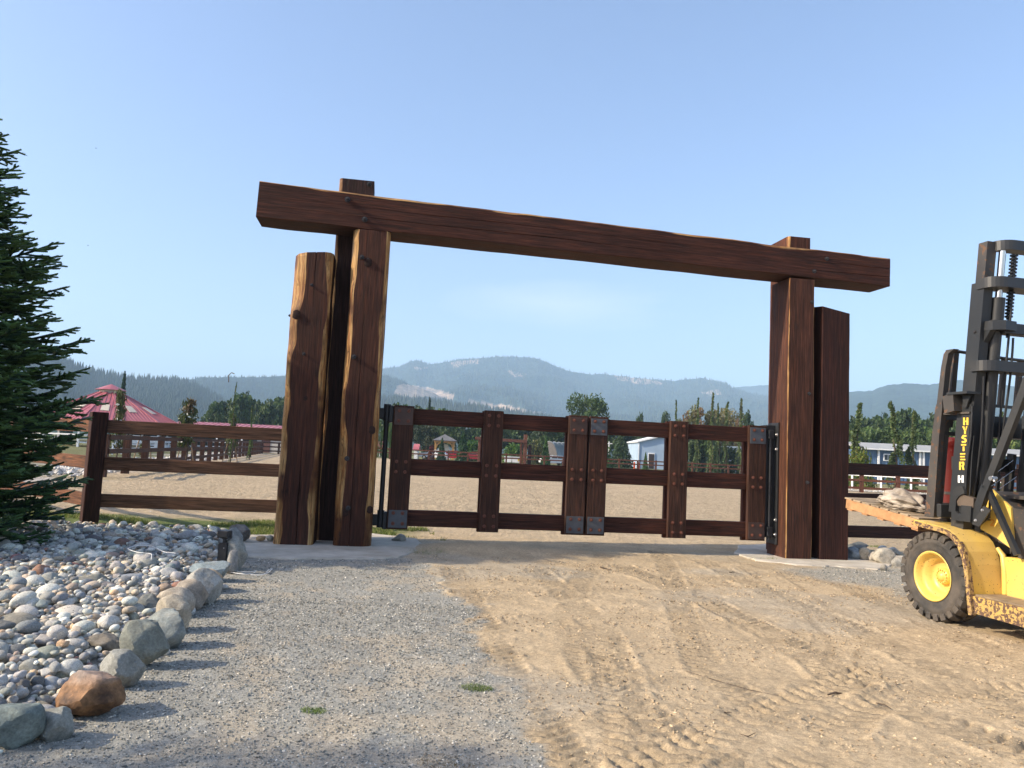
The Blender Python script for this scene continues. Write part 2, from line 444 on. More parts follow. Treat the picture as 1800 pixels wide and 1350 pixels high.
# ================================================================== GROUND
def boundary_x(y):       # where the grey gravel gives way to tan dirt
    return np.interp(y, [1.5, 2.6, 3.85, 4.6, 6.07, 7.4, 8.6, 9.9, 10.6, 11.6], [.62, .42, .20, .06, -.10, -.30, -.60, -1.02, -1.45, -2.3])
_bp = [gnd(*q) for q in ((20, 1322), (75, 1300), (120, 1262), (190, 1214), (232, 1176), (272, 1138), (292, 1110), (297, 1083), (322, 1070), (342, 1060), (350, 1044), (358, 1027), (398, 984), (412, 957), (414, 940))]
BEDX = lambda y: -.03+np.interp(y, [2.0]+[p.y for p in _bp], [_bp[0].x-1]+[p.x for p in _bp])
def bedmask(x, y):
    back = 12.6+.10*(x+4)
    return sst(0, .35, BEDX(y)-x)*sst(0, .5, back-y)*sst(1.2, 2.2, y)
tracks = []              # tyre tracks: (points, half width, lug pitch, depth)
def _trk(pts, hw=.15, pitch=.11, dep=.014):
    P = np.array([[gnd(a, b).x, gnd(a, b).y] for a, b in pts])
    t = np.linspace(0, 1, len(P)); tt = np.linspace(0, 1, 90)
    from_x = np.interp(tt, t, P[:, 0]); from_y = np.interp(tt, t, P[:, 1])
    k = np.ones(9)/9; px = np.convolve(np.pad(from_x, 4, 'edge'), k, 'valid'); py = np.convolve(np.pad(from_y, 4, 'edge'), k, 'valid')
    tracks.append((np.stack([px, py], 1), hw, pitch, dep))
_trk([(800, 1010), (835, 1080), (880, 1160), (935, 1250), (1010, 1370)], .17, .10, .018)
_trk([(950, 1010), (1010, 1060), (1060, 1110), (1090, 1200), (1120, 1370)], .17, .12, .016)
_trk([(1100, 1000), (1230, 1050), (1330, 1100), (1440, 1160), (1500, 1210), (1800, 1330)], .20, .12, .022)
_trk([(1240, 990), (1370, 1050), (1520, 1110), (1640, 1180), (1800, 1260)], .18, .12, .018)
_trk([(1520, 1190), (1420, 1225), (1310, 1270), (1180, 1330), (1120, 1370)], .18, .13, .022)
_trk([(1060, 985), (1020, 1020), (1000, 1080), (1040, 1180), (1180, 1290), (1300, 1370)], .16, .11, .014)
_trk([(1350, 1000), (1480, 1030), (1600, 1080), (1800, 1170)], .18, .12, .016)
_trk([(1150, 960), (1180, 1010), (1200, 1080), (1240, 1180), (1400, 1280), (1520, 1370)], .16, .11, .014)
for o_ in (-26, 26):
    _trk([(1330+o_, 1000), (1420+o_, 1060), (1490+o_, 1130), (1470+o_, 1190), (1380+o_, 1250), (1250+o_, 1350)], .045, .05, .008)
_trk([(700, 985), (760, 1020), (800, 1070), (850, 1150), (905, 1260), (960, 1370)], .05, .07, .010)
_trk([(1800, 1215), (1650, 1215), (1500, 1250), (1400, 1370)], .18, .12, .016)
def dirtmask(x, y):
    n = fbm(x*1.7, y*1.7, 4)-.5
    n2 = fbm(x*7, y*7, 3)-.5
    m = sst(-.10, .13, x-boundary_x(y)+n*.50+n2*.42)
    gb = 1-sst(.75, 1.1, np.sqrt(((x-6.3)/2.3)**2+((y-10.9)/1.7)**2)+n*.6)       # grey patch beside the forklift
    return m*(1-gb*.85)
def height(x, y):
    x = np.asarray(x, float); y = np.asarray(y, float)
    near = 1-sst(13, 24, y)
    z = (fbm(x*.35, y*.35, 3)-.5)*.07*near
    d = dirtmask(x, y)*near*sst(-8, -3, x)
    z = z+d*((fbm(x*2.2, y*2.2, 4)-.5)*.015+(fbm(x*12, y*14, 4, .6)-.5)*.022*sst(.38, .62, fbm(x*1.9+3, y*1.9, 3))+(fbm(x*30, y*30, 2)-.5)*.006)
    z = z+(1-d)*near*((fbm(x*14, y*14, 3)-.5)*.012)
    rid = 1-np.abs(fbm(x*4.1+5, y*5.3, 3)*2-1)
    z = z+d*sst(.88, 1, rid)*.008
    z = z+.10*np.exp(-(((x+.3)/1.5)**2+((y-11.75)/.55)**2))*sst(-1.6, -.9, x)     # low heap of dirt under the gate
    z = z+bedmask(x, y)*(.07+.05*(fbm(x*.8, y*.8, 2)))
    aren = sst(15.2, 16.5, y-.1*x)*(1-sst(96, 103, y))
    z = z+aren*((fbm(x*1.6, y*1.6, 4)-.5)*.09)
    return z
def tread(x, y, both=False):
    z = np.zeros_like(x); tk = np.zeros_like(x); n = fbm(x*3, y*3, 2)
    for P, hw, pitch, dep in tracks:
        sel = np.where((x > P[:, 0].min()-.4) & (x < P[:, 0].max()+.4) & (y > P[:, 1].min()-.4) & (y < P[:, 1].max()+.4))[0]
        if not len(sel): continue
        s = np.concatenate([[0], np.cumsum(np.hypot(*np.diff(P, axis=0).T))])
        X = x[sel]; Y = y[sel]
        for a in range(0, len(sel), 40000):
            q = slice(a, a+40000)
            d2 = (X[q, None]-P[None, :, 0])**2+(Y[q, None]-P[None, :, 1])**2
            i = d2.argmin(1); ii = np.clip(i, 0, len(P)-2)
            T = P[ii+1]-P[ii]; T = T/np.linalg.norm(T, axis=1)[:, None]
            dx = X[q]-P[ii, 0]; dy = Y[q]-P[ii, 1]
            along = s[ii]+dx*T[:, 0]+dy*T[:, 1]; lat = -dx*T[:, 1]+dy*T[:, 0]; al = np.abs(lat)
            ph = (along+al*.5*np.sign(hw))/pitch
            lug = sst(.26, .40, np.abs((ph % 1)-.5)*2)
            inside = 1-sst(hw*.8, hw, al)
            berm = np.exp(-((al-hw*1.1)/.035)**2)
            st = sst(.30, .60, n[sel][q])*.72+.28
            z[sel[q]] += .88*(inside*(-dep+lug*dep*1.25)+berm*dep*.8*sst(.42, .62, fbm(X[q]*5, Y[q]*5, 2)))*st
            tk[sel[q]] = np.maximum(tk[sel[q]], inside*(.35+.65*st)*(.45+.55*lug))
    return (z, tk) if both else z
def ground():
    xs = np.concatenate([-np.geomspace(9000, 9.2, 46), np.arange(-9, -2.6, .11), np.arange(-2.6, 4.6, .020), np.arange(4.6, 8, .06), np.geomspace(8.2, 9000, 52)])
    ys = [-900, -400, -150, -60, -25, -10, -4, -1, .6]; y = 1.4
    while y < 60: ys.append(y); y += max(.0155, y*.0040 if y < 14.0 else y*.012)
    ys = np.array(ys+list(np.geomspace(61, 12000, 70)))
    X, Y = np.meshgrid(xs, ys, indexing='xy'); x = X.ravel(); y = Y.ravel()
    z = height(x, y); ins = (x > -3.3) & (x < 7) & (y > 1.2) & (y < 13)
    d = dirtmask(x, y)
    zt = np.zeros_like(z); trk = np.zeros_like(z); zt[ins], trk[ins] = tread(x[ins], y[ins], True); z += zt*sst(.3, .7, d)
    z = z-sst(130, 400, np.hypot(x, y))*.6
    # base colours: what the ground itself is made of
    n = fbm(x*.9, y*.9, 4); n3 = fbm(x*3.7, y*3.7, 4); n4 = fbm(x*11, y*11, 2)
    gravel = np.stack([.262+.05*n4, .254+.05*n4, .220+.045*n4], 1)
    dusty = sst(.50, .66, n3*.6+n*.4)[:, None]*.55
    gravel = gravel*(1-dusty)+np.array([.42, .35, .25])*dusty
    dirt = np.array([.435, .336, .213])*(.86+.26*n3[:, None])
    grey = (sst(.55, .68, fbm(x*.6+9, y*.6, 3)))[:, None]*.55
    dirt = dirt*(1-grey)+np.array([.36, .32, .25])*grey
    dirt = dirt*(1-.20*trk[:, None])+np.array([.50, .41, .28])*.16*trk[:, None]*0+0
    fines = sst(.55, .75, fbm(x*5, y*6, 4))[:, None]*.35; dirt = dirt*(1-fines)+np.array([.33, .26, .17])*fines
    c = gravel*(1-d[:, None])+dirt*d[:, None]
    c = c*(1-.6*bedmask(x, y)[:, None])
    sand = np.array([.46, .36, .235])*(.88+.2*fbm(x*.8, y*.8, 3)[:, None])
    ya = y-.1*x; a = sst(13.1, 14.6, ya+(n3-.5)*1.0)[:, None]
    c = c*(1-a)+sand*a
    g = (sst(11.5, 12.3, y+(n3-.5)*.8)*(1-sst(13.9, 15.2, y+(n3-.5)*1.6))*sst(0.1, .9, -1.2-x+(n-.5)))[:, None]
    c = c*(1-g)+np.array([.10, .125, .04])*(.7+.8*n4[:, None])*g
    # outside the riding arena: turf and pale stone
    lx = np.interp(y, [10, 27, 95, 120], [-10.5, -14.2, -30.5, -34]); rx = np.interp(y, [20, 50, 56, 104], [80, 60, 30, 42])
    out = np.clip(sst(0, 1.2, lx-x)+sst(0, 1.2, x-rx)*(y > 49)+sst(103, 106, y), 0, 1)*(y > 15)
    turf = np.array([.16, .17, .075])*(.7+.5*fbm(x*.06, y*.06, 4)[:, None])
    stony = (np.clip(1-np.abs(x-lx+2.2)/2.2, 0, 1) > .3)[:, None]*1.0
    turf = turf*(1-stony)+np.array([.45, .43, .39])*stony
    c = c*(1-out[:, None])+turf*out[:, None]
    nx, ny = len(xs), len(ys)
    i = np.arange(nx-1)[None, :]+np.arange(ny-1)[:, None]*nx; i = i.ravel()
    Fq = np.stack([i, i+1, i+nx+1, i+nx], 1)
    m, nt, N, L, b = newmat('ground_surface')
    tc = N.new('ShaderNodeTexCoord'); v = tc.outputs['Object']
    at = N.new('ShaderNodeAttribute'); at.attribute_name = 'Col'
    n1 = noise(N, L, v, 38., 4, .65); n2 = noise(N, L, v, 150., 3, .7); n5 = noise(N, L, v, 2.4, 5, .6)
    cc = mixc(N, L, 1.0, at.outputs['Color'], maprange(N, L, n1, .28, .72, .72, 1.26), 'MULTIPLY')
    cc = mixc(N, L, 1.0, cc, maprange(N, L, n2, .3, .7, .72, 1.28), 'MULTIPLY')
    cc = mixc(N, L, 1.0, cc, maprange(N, L, n5, .3, .7, .88, 1.12), 'MULTIPLY')
    hf = noise(N, L, v, 5.5, 5, .7)
    geo0 = N.new('ShaderNodeNewGeometry'); sy0 = N.new('ShaderNodeSeparateXYZ'); L.new(geo0.outputs['Position'], sy0.inputs[0])
    cc = mixc(N, L, math_(N, L, 'MULTIPLY', maprange(N, L, sy0.outputs[1], 13, 17), maprange(N, L, hf, .38, .50, .62, 0)), cc, (.24, .18, .11))
    L.new(cc, b.inputs['Base Color']); b.inputs['Roughness'].default_value = .95; b.inputs['Specular IOR Level'].default_value = .1
    geo = N.new('ShaderNodeNewGeometry'); sy = N.new('ShaderNodeSeparateXYZ'); L.new(geo.outputs['Position'], sy.inputs[0])
    farm = maprange(N, L, sy.outputs[1], 13, 17)
    hoof = noise(N, L, v, 5.5, 5, .7)
    nb = bump(N, L, math_(N, L, 'ADD', math_(N, L, 'MULTIPLY', n1, .7), math_(N, L, 'MULTIPLY', n2, .35)), b, .55, .02)
    bump(N, L, math_(N, L, 'MULTIPLY', hoof, farm), b, .9, .16, nb)
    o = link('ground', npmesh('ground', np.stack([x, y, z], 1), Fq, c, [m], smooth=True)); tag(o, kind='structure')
ground()
def gz(x, y): return float(height(np.array([x]), np.array([y]))[0])

# crushed gravel and dirt crumbs lying on the drive: nobody could count them
def scatter_stones(name, n, xr, yr, keep, smin, smax, cols, seed, zoff=.2):
    r = np.random.RandomState(seed)
    x = r.uniform(*xr, n*3); y = yr[0]+(yr[1]-yr[0])*r.rand(n*3)**1.25
    k = keep(x, y, r); x = x[k][:n]; y = y[k][:n]; n = len(x)
    s = (smin+(smax-smin)*r.rand(n)**2.6)*(.85+.07*(y-2))
    base = np.array([[1, 0, 0], [-1, 0, 0], [0, 1, 0], [0, -1, 0], [0, 0, 1], [0, 0, -1]], float)
    fc = np.array([[0, 2, 4], [2, 1, 4], [1, 3, 4], [3, 0, 4], [2, 0, 5], [1, 2, 5], [3, 1, 5], [0, 3, 5]])
    B = base[None]*(1+.45*(r.rand(n, 6, 3)-.5))+.35*(r.rand(n, 6, 3)-.5)
    B = B*np.stack([np.ones(n), .6+.4*r.rand(n), .35+.35*r.rand(n)], 1)[:, None, :]
    a = r.rand(n)*2*pi; tl = (r.rand(n)-.5)*1.2
    ct, st = np.cos(tl), np.sin(tl); bx, bz = B[..., 0]*ct[:, None]-B[..., 2]*st[:, None], B[..., 0]*st[:, None]+B[..., 2]*ct[:, None]
    ca, sa = np.cos(a)[:, None], np.sin(a)[:, None]
    X = bx*ca-B[..., 1]*sa; Y = bx*sa+B[..., 1]*ca
    z = height(x, y)+(tread(x, y) if keep.__name__ == 'kd' else 0)
    V = np.stack([X*s[:, None]+x[:, None], Y*s[:, None]+y[:, None], bz*s[:, None]+(z+s*zoff)[:, None]], -1).reshape(-1, 3)
    Fq = (fc[None]+(np.arange(n)*6)[:, None, None]).reshape(-1, 3)
    ci = r.randint(0, len(cols), n); c = np.array(cols)[ci]*(.75+.5*r.rand(n))[:, None]
    me = npmesh(name, V, Fq, np.repeat(c, 6, 0), [STONEA])
    tag(link(name, me), kind='stuff'); return bpy.data.objects[name]
def kg(x, y, r):
    return (r.rand(len(x)) > dirtmask(x, y)*1.35) & (x > BEDX(y)-.05) & (np.abs(x) < y*.72+.4)
def kd(x, y, r):
    return (r.rand(len(x)) < dirtmask(x, y)*(fbm(x*2.5, y*2.5, 3) > .5)) & (np.abs(x) < y*.72+.4)
GC = [(.27, .26, .22), (.20, .20, .175), (.33, .31, .26), (.15, .155, .14), (.39, .355, .29), (.23, .235, .205), (.52, .49, .42), (.28, .26, .21)]
tag(scatter_stones('gravel', 48000, (-2.7, .9), (2.2, 7.6), kg, .0034, .0118, GC, 3), 'crushed grey gravel covering the drive beside the rock bed', 'gravel')
tag(scatter_stones('distant_gravel', 16000, (-4, 7.6), (7.4, 12.4), kg, .004, .012, GC, 4), 'fine grey gravel in front of the gateway footings', 'gravel')
tag(scatter_stones('dirt_crumbs', 15000, (-1.2, 6), (2.2, 11), kd, .003, .013, [(.44, .33, .20), (.36, .27, .17), (.50, .39, .25), (.27, .22, .16)], 5), 'loose tan dirt crumbs between the tyre tracks', 'dirt')

# ================================================================== MOUNTAINS
PATCH = [[(698,679),(710,674),(737,677),(776,684),(799,697),(795,704.5),(772,700.6),(749,698.6),(718,700.6),(694,694.7)],
         [(826,704),(850,706),(900,715),(963,728),(940,729),(890,722),(850,715),(824,709)],
         [(1075,659),(1100,661),(1134,667),(1165,671),(1160,677),(1120,674),(1085,667)],
         [(790,637),(820,632),(842,632),(836,640),(800,644)],
         [(725,646),(750,645),(748,650),(728,651)],
         [(895,652),(930,657),(925,664),(900,660)], [(1232,690),(1262,686),(1270,693),(1240,698)]]
def in_poly(px, py, poly):
    r = np.zeros(len(px), bool); n = len(poly)
    for i in range(n):
        x1, y1 = poly[i]; x2, y2 = poly[(i+1) % n]
        r ^= ((y1 > py) != (y2 > py)) & (px < (x2-x1)*(py-y1)/(y2-y1+1e-9)+x1)
    return r
def projn(V):
    M = np.array(CR.transposed()); q = (V-np.array([0, 0, CAM_H])) @ M.T
    return 900+F_PX*q[:, 0]/-q[:, 2], 675-F_PX*q[:, 1]/-q[:, 2]
MTN = None
def mountain(name, ridge, Rr, Rf, rough, forest, seed, na=420, nr=60, backs=6):
    global MTN
    if MTN is None:
        m, nt, N, L, b = newmat('mountain_forest_cover')
        at = N.new('ShaderNodeAttribute'); at.attribute_name = 'Col'
        tc = N.new('ShaderNodeTexCoord'); n = noise(N, L, tc.outputs['Object'], .035, 5, .7); n2 = noise(N, L, tc.outputs['Object'], .008, 4, .6)
        c = mixc(N, L, 1.0, at.outputs['Color'], maprange(N, L, n, .3, .7, .45, 1.5), 'MULTIPLY')
        c = mixc(N, L, 1.0, c, maprange(N, L, n2, .3, .7, .7, 1.3), 'MULTIPLY')
        L.new(c, b.inputs['Base Color']); b.inputs['Roughness'].default_value = 1; b.inputs['Specular IOR Level'].default_value = 0
        bump(N, L, n, b, 1., 12.)
        MTN = m
    az = []; te = []
    for px, py in ridge:
        d = ray(px, py); az.append(atan2(d.x, d.y)); te.append(d.z/sqrt(d.x**2+d.y**2))
    A = np.linspace(az[0], az[-1], na); T = np.interp(A, az, te)
    T = T+(fbm(A*300+seed, A*0+seed, 3)-.5)*.0016
    t = np.concatenate([np.linspace(0, 1, nr), 1+np.arange(1, backs+1)*.08])
    Rg = Rf+(Rr-Rf)*t
    AA, TT = np.meshgrid(A, t); RR = np.meshgrid(A, Rg)[1]
    H = (T*Rr+CAM_H)[None, :]
    x = np.sin(AA)*RR; y = np.cos(AA)*RR
    prof = np.where(TT <= 1, np.clip(TT, 0, 1)**1.15, 1-(TT-1)*1.4)
    nz = (1-np.abs(fbm(x*.0016+seed, y*.0009+seed, 4)*2-1))-.75+(fbm(x*.006, y*.006, 3)-.5)*.35
    env = np.clip(4*TT*(1-TT), 0, 1)
    z = H*prof+nz*env*H*rough
    z = np.minimum(z, np.where(TT < 1, (T[None, :]*RR+CAM_H)*(.985-.0*TT), 1e9))
    z[0] = -6
    V = np.stack([x.ravel(), y.ravel(), z.ravel()], 1)
    n1 = fbm(x.ravel()*.004, y.ravel()*.004, 4)[:, None]
    c = np.array(forest)*(.6+.8*n1)
    px, py = projn(V); py = py+(fbm(px*.06, py*.12, 3)-.5)*9; px = px+(fbm(px*.05+40, py*.1, 3)-.5)*16
    for q in PATCH:
        k = in_poly(px, py, q); c[k] = np.array([.34, .26, .19])*(.7+.6*n1[k])
    na_, nr_ = len(A), len(t); i = (np.arange(na_-1)[None, :]+np.arange(nr_-1)[:, None]*na_).ravel()
    o = link(name, npmesh(name, V, np.stack([i, i+1, i+na_+1, i+na_], 1), c, [MTN], smooth=True)); tag(o, kind='structure')
    return V.reshape(nr_, na_, 3)
def spikes(name, V, n, h0, h1, rows, label, seed, col=(.025, .045, .03), avoid=True):
    r = np.random.RandomState(seed); nr_, na_ = V.shape[:2]
    i = r.randint(rows[0], rows[1], n); j = r.randint(0, na_-1, n); u = r.rand(n)[:, None]; w = r.rand(n)[:, None]
    P = V[i, j]*(1-u)*(1-w)+V[i, j+1]*u*(1-w)+V[i+1, j]*(1-u)*w+V[i+1, j+1]*u*w
    if avoid:
        px, py = projn(P); k = np.ones(n, bool)
        for q in PATCH[:2]: k &= ~in_poly(px, py, q)
        P = P[k]; n = len(P)
    h = (h0+(h1-h0)*r.rand(n)); rad = h*(.16+.08*r.rand(n))
    a = np.arange(4)*pi/2
    V2 = np.concatenate([P[:, None]+np.stack([np.cos(a)[None]*rad[:, None], np.sin(a)[None]*rad[:, None], np.full((n, 4), -3.)], -1), (P+np.stack([0*h, 0*h, h], 1))[:, None]], 1).reshape(-1, 3)
    f = np.array([[0, 1, 4], [1, 2, 4], [2, 3, 4], [3, 0, 4]]); Fq = (f[None]+(np.arange(n)*5)[:, None, None]).reshape(-1, 3)
    c = np.repeat(np.array(col)*(.6+.8*r.rand(n))[:, None], 5, 0)
    o = link(name, npmesh(name, V2, Fq, c, [LEAF])); o.color = (1, 1, 1, 1); tag(o, label, 'forest', None, 'stuff')
FG = (.030, .048, .040)
main = [(560,655),(673,648),(698,646),(714,640),(724,634.5),(733,633),(742,636),(751,641),(772,639),(796,634),(815,631),(846,630),(873,628),(908,627),(947,630.6),(963,637.6),(978,645),(1002,653),(1037,658),(1064,658),(1099,662),(1134,666),(1184,669.5),(1204,667.5),(1233,664.4),(1251,668.7),(1266,671.4),(1278,675),(1288,681),(1320,692),(1380,702),(1460,712),(1540,722),(1600,735)]
mountain('distant_mountain', [(1180,690),(1301,680),(1340,677),(1400,676),(1450,682),(1495,689),(1560,700),(1640,715)], 5200, 4300, .2, FG, 5, 160, 20)
V1 = mountain('mountain', main, 4000, 1900, .40, FG, 1, 620, 90)
V2 = mountain('mountain_spur', [(1380,722),(1440,700),(1495,688.5),(1533,686.6),(1550,680),(1566,676),(1593,673.7),(1632,676),(1645,674.8),(1687,668),(1730,672),(1769,677.5),(1800,681.6),(1900,690),(2100,700),(2500,720)], 3000, 1700, .25, FG, 2, 360, 40)
V3 = mountain('far_ridge', [(150,690),(250,680),(320,669),(355,664),(400,663),(444,663),(500,661),(600,654),(680,660),(760,690),(860,735)], 2600, 1500, .3, FG, 3, 360, 40)
V4 = mountain('wooded_hill', [(-700,560),(-300,585),(0,612),(80,622),(115,635),(133,644),(154,652),(178,658),(207,662),(225,667),(267,669),(311,671),(335,676),(355,687),(379,699),(394,711),(430,735),(470,770)], 1700, 900, .25, (.035, .06, .035), 4, 420, 50)
V5 = mountain('foothill', [(420,770),(460,742),(520,728),(600,712),(680,705),(720,708),(790,715),(850,722),(900,730),(950,738),(1000,752),(1060,775)], 1500, 1000, .2, FG, 6, 300, 30)
spikes('wooded_hill_forest', V4, 20000, 7, 17, (8, 49), 'dense conifer forest covering the near wooded hill', 11)
spikes('far_ridge_forest', V3, 11000, 5, 11, (12, 39), 'blue hazy forest along the low far ridge', 12)
spikes('foothill_forest', V5, 7000, 11, 20, (8, 29), 'row of hazy firs on the foothill below the clearcuts', 13)
spikes('mountain_forest', V1, 19000, 9, 18, (2, 89), 'blue hazy forest covering the broad mountain', 14)

# ================================================================== HAZE
def haze():
    m = bpy.data.materials.new('hazy_air'); m.use_nodes = True; nt = m.node_tree; nt.nodes.remove(nt.nodes['Principled BSDF'])
    v = nt.nodes.new('ShaderNodeVolumePrincipled'); v.inputs['Color'].default_value = (.53, .76, 1.0, 1)
    v.inputs['Density'].default_value = 2.05e-4; v.inputs['Anisotropy'].default_value = 0
    nt.links.new(v.outputs[0], nt.nodes['Material Output'].inputs['Volume'])
    o = MB().box((0, 2700, 400), (15000, 8600, 818)).build('haze', m); tag(o, 'pale blue haze over the valley', 'haze', None, 'stuff')
haze()
# ================================================================== GATEWAY
DK = (.066, .027, .017); DK2 = (.052, .025, .019); RB = (.090, .036, .022)
def timber(name, p0, p1, w, d, parent, wane=(0, 0, 0, 0), w1=None, d1=None, seed=1, grooves=(), color=DK, step=.07, tilt_top=(0, 0), side=(1, 0, 0), wob=.006, bark=0):
    """hewn log: local z along its length, front = -y. wane = chamfer widths at corners front-left, front-right, back-right, back-left"""
    p0 = Vector(p0); p1 = Vector(p1); dz = p1-p0; Ln = dz.length; dz.normalize()
    x = Vector(side); x = (x-dz*x.dot(dz)).normalized(); y = dz.cross(x)
    w1 = w if w1 is None else w1; d1 = d if d1 is None else d1
    n = max(4, int(Ln/step)); Z = np.linspace(0, Ln, n+1); rs = np.random.RandomState(seed)
    ofs = rs.rand(40)*90
    def nz(k, f): return vn(Z*f+ofs[k], Z*0+ofs[k+1])-.5
    V = []; Fc = []; MI = []
    cols = None
    cor = [(-1, -1), (1, -1), (1, 1), (-1, 1)]
    G_ = sorted(grooves)
    per = None
    CH = []
    for c in range(4):
        m = wane[c]
        CH.append(np.clip(m*(1+1.1*nz(c*2, 1.1)+.8*nz(c*2+1, 3.2))+(.012 if m > .03 else .003), .003, m*2+.012) if m > 0 else np.full(n+1, .010)+.006*nz(c*2, 4))
    for i, z in enumerate(Z):
        t = z/Ln; hw = (w+(w1-w)*t)/2; hd = (d+(d1-d)*t)/2
        ring = []
        for c, (sx, sy) in enumerate(cor):
            a = CH[c][i]; X = sx*(hw+wob*nz(10+c, 1.7)[i]); Y = sy*(hd+wob*nz(15+c, 1.5)[i])
            ax = a; ay = a*1.25
            pA = (X-sx*ax, Y); pB = (X, Y-sy*ay); mid = (X-sx*ax*.33, Y-sy*ay*.33) if a > .03 else (X-sx*ax*.3, Y-sy*ay*.3)
            bl = nz(20+c, 5.)[i]*a*.25; mid = (mid[0]+sx*bl, mid[1]+sy*bl)
            seq = [pB, mid, pA] if c in (0, 2) else [pA, mid, pB]
            ring += seq
            if c == 0:      # front face: checks
                for g in G_:
                    gi = int(abs(g[0])*100) % 7; gx = g[0]*w+.05*nz(25+gi % 3, .5)[i]+.010*nz(28, 3)[i]; dep = g[1]*max(.0, min(1, 3.2*(nz(29+gi, .45)[i]+.14)))
                    wd = g[2]*(.1+dep/g[1]*.9)
                    ring += [(gx-wd, -hd), (gx, -hd+dep), (gx+wd, -hd)]
        per = len(ring)
        for X, Y in ring:
            zz = z
            if i == n: zz = z+tilt_top[0]*X+tilt_top[1]*Y
            V.append((X, Y, zz))
    # which edge quads are wane
    ng = len(G_)*3; wq = set()
    starts = [0, 3+ng, 6+ng, 9+ng]
    for c in range(4):
        if wane[c] > 0: wq |= {starts[c], starts[c]+1}
    for i in range(n):
        for k in range(per):
            k2 = (k+1) % per
            Fc.append((i*per+k, i*per+k2, (i+1)*per+k2, (i+1)*per+k)); MI.append(1 if k in wq else 0)
    me = bpy.data.meshes.new(name); me.from_pydata(V, [], Fc+[tuple(range(per))[::-1], tuple(range(n*per, (n+1)*per))])
    me.materials.append(WOOD); me.materials.append(WANE); me.polygons.foreach_set('material_index', MI+[0, 0])
    sm = [MI[q] == 1 for q in range(len(MI))]+[False, False]; me.polygons.foreach_set('use_smooth', sm); me.update()
    o = link(name, me, parent, None, color)
    M = Matrix((x, y, dz)).transposed().to_4x4(); M.translation = p0; o.matrix_local = M; LM[o.name] = M.copy()
    return o
_bolt = {}
def bolt(parent, p, nrm, r=.022, h=.03, mat=IRON, name='bolt'):
    """washer and domed nut. p in the frame of PARENT'S OWN LOCAL axes"""
    k = (round(r, 4), round(h, 4), mat.name)
    if k not in _bolt:
        mb = MB(); mb.cyl((0, 0, 0), (0, 0, h*.2), r*1.35, n=12); mb.cyl((0, 0, h*.2), (0, 0, h*.8), r, r*.95, n=6, sm=False)
        mb.cyl((0, 0, h*.8), (0, 0, h), r*.6, r*.3, n=8); _bolt[k] = mb.mesh(name, [mat])
    o = link(name, _bolt[k], parent)
    o.matrix_local = Matrix.Translation(p) @ Vector(nrm).to_track_quat('Z', 'Y').to_matrix().to_4x4()
    return o
def gp(px, py, yl=0.0): return G.pl(px, py, yl)

arch = empty('timber_gateway', G.O, GA, 'massive dark timber post and lintel gateway standing over the double gate', 'gateway')
FD = .57
def center(x0, x1): return (x0+x1)/2
postA = timber('post', (-2.265, FD/2, -.05), (-2.263, FD/2, 4.775), .56, FD, arch, (.085, .075, 0, 0), seed=3, grooves=[(-.08, .02, .005)], wob=.02)
postB = timber('post', (-3.10, FD/2, -.05), (-3.10, FD/2, 4.36), .575, FD, arch, (.115, .075, 0, .04), seed=8, grooves=[(.06, .035, .007)], tilt_top=(.10, .0), wob=.022)
postC = timber('post', (-2.575, .61+FD/2, -.05), (-2.575, .61+FD/2, 5.75), .55, FD, arch, (.04, 0, 0, 0), seed=12, color=(.05, .026, .021))
postD = timber('post', (4.80, .31, -.05), (4.80, .31, 4.62), .45, .62, arch, (.011, .008, 0, 0), seed=21, color=(.080, .034, .021), wob=.012)
postE = timber('post', (5.09, .625+.31, -.05), (5.09, .625+.31, 5.53), .42, .62, arch, (.03, 0, 0, 0), seed=26, color=RB)
postF = timber('post', (5.42, .31, -.05), (5.42, .31, 4.17), .50, .62, arch, (0, 0, 0, 0), seed=30, color=(.044, .018, .013), tilt_top=(-.22, .12))
beam = timber('lintel', (-3.965, FD/2, 5.095), (6.405, FD/2, 4.87), .55, FD, arch, (.030, 0, 0, 0), w1=.485, seed=40, grooves=[(-.10, .016, .004), (.17, .02, .005)], side=(0, 0, -1), color=(.066, .026, .017), wob=.014)
def lint(px, py):            # point on the lintel's face in its own axes
    p = gp(px, py, 0); M = LM[beam.name].inverted(); return M @ p
def onp(post, px, py, yl=0):
    p = gp(px, py, yl); return LM[post.name].inverted() @ p
bpy.context.view_layer.update()
def put(post, px, py, yl=0, r=.03, h=.05, mat=IRON, nr=(0, -1, 0)):
    q = LM[post.name].to_3x3().inverted() @ Vector(nr)
    bolt(post, onp(post, px, py, yl), q, r, h, mat)
for q in ((611, 351), (641, 386)): put(beam, *q, -.005, .033, .07)
for q in ((1453, 455), (1431, 477)): put(beam, *q, -.005, .026, .05)
for q in ((636, 452), (622, 627), (610, 806), (612, 893)): put(postA, *q, -.005, .028, .055)
for q in ((548, 501), (534, 622)): put(postB, *q, -.005, .02, .03)
for q in ((1427, 531), (1422, 692), (1419, 848)): put(postD, *q, -.005, .022, .045)
put(postC, 649, 324, .60, .03, .06)
bolt(postB, (-.285, .06, 3.48), (-1, 0, 0), .022, .06)

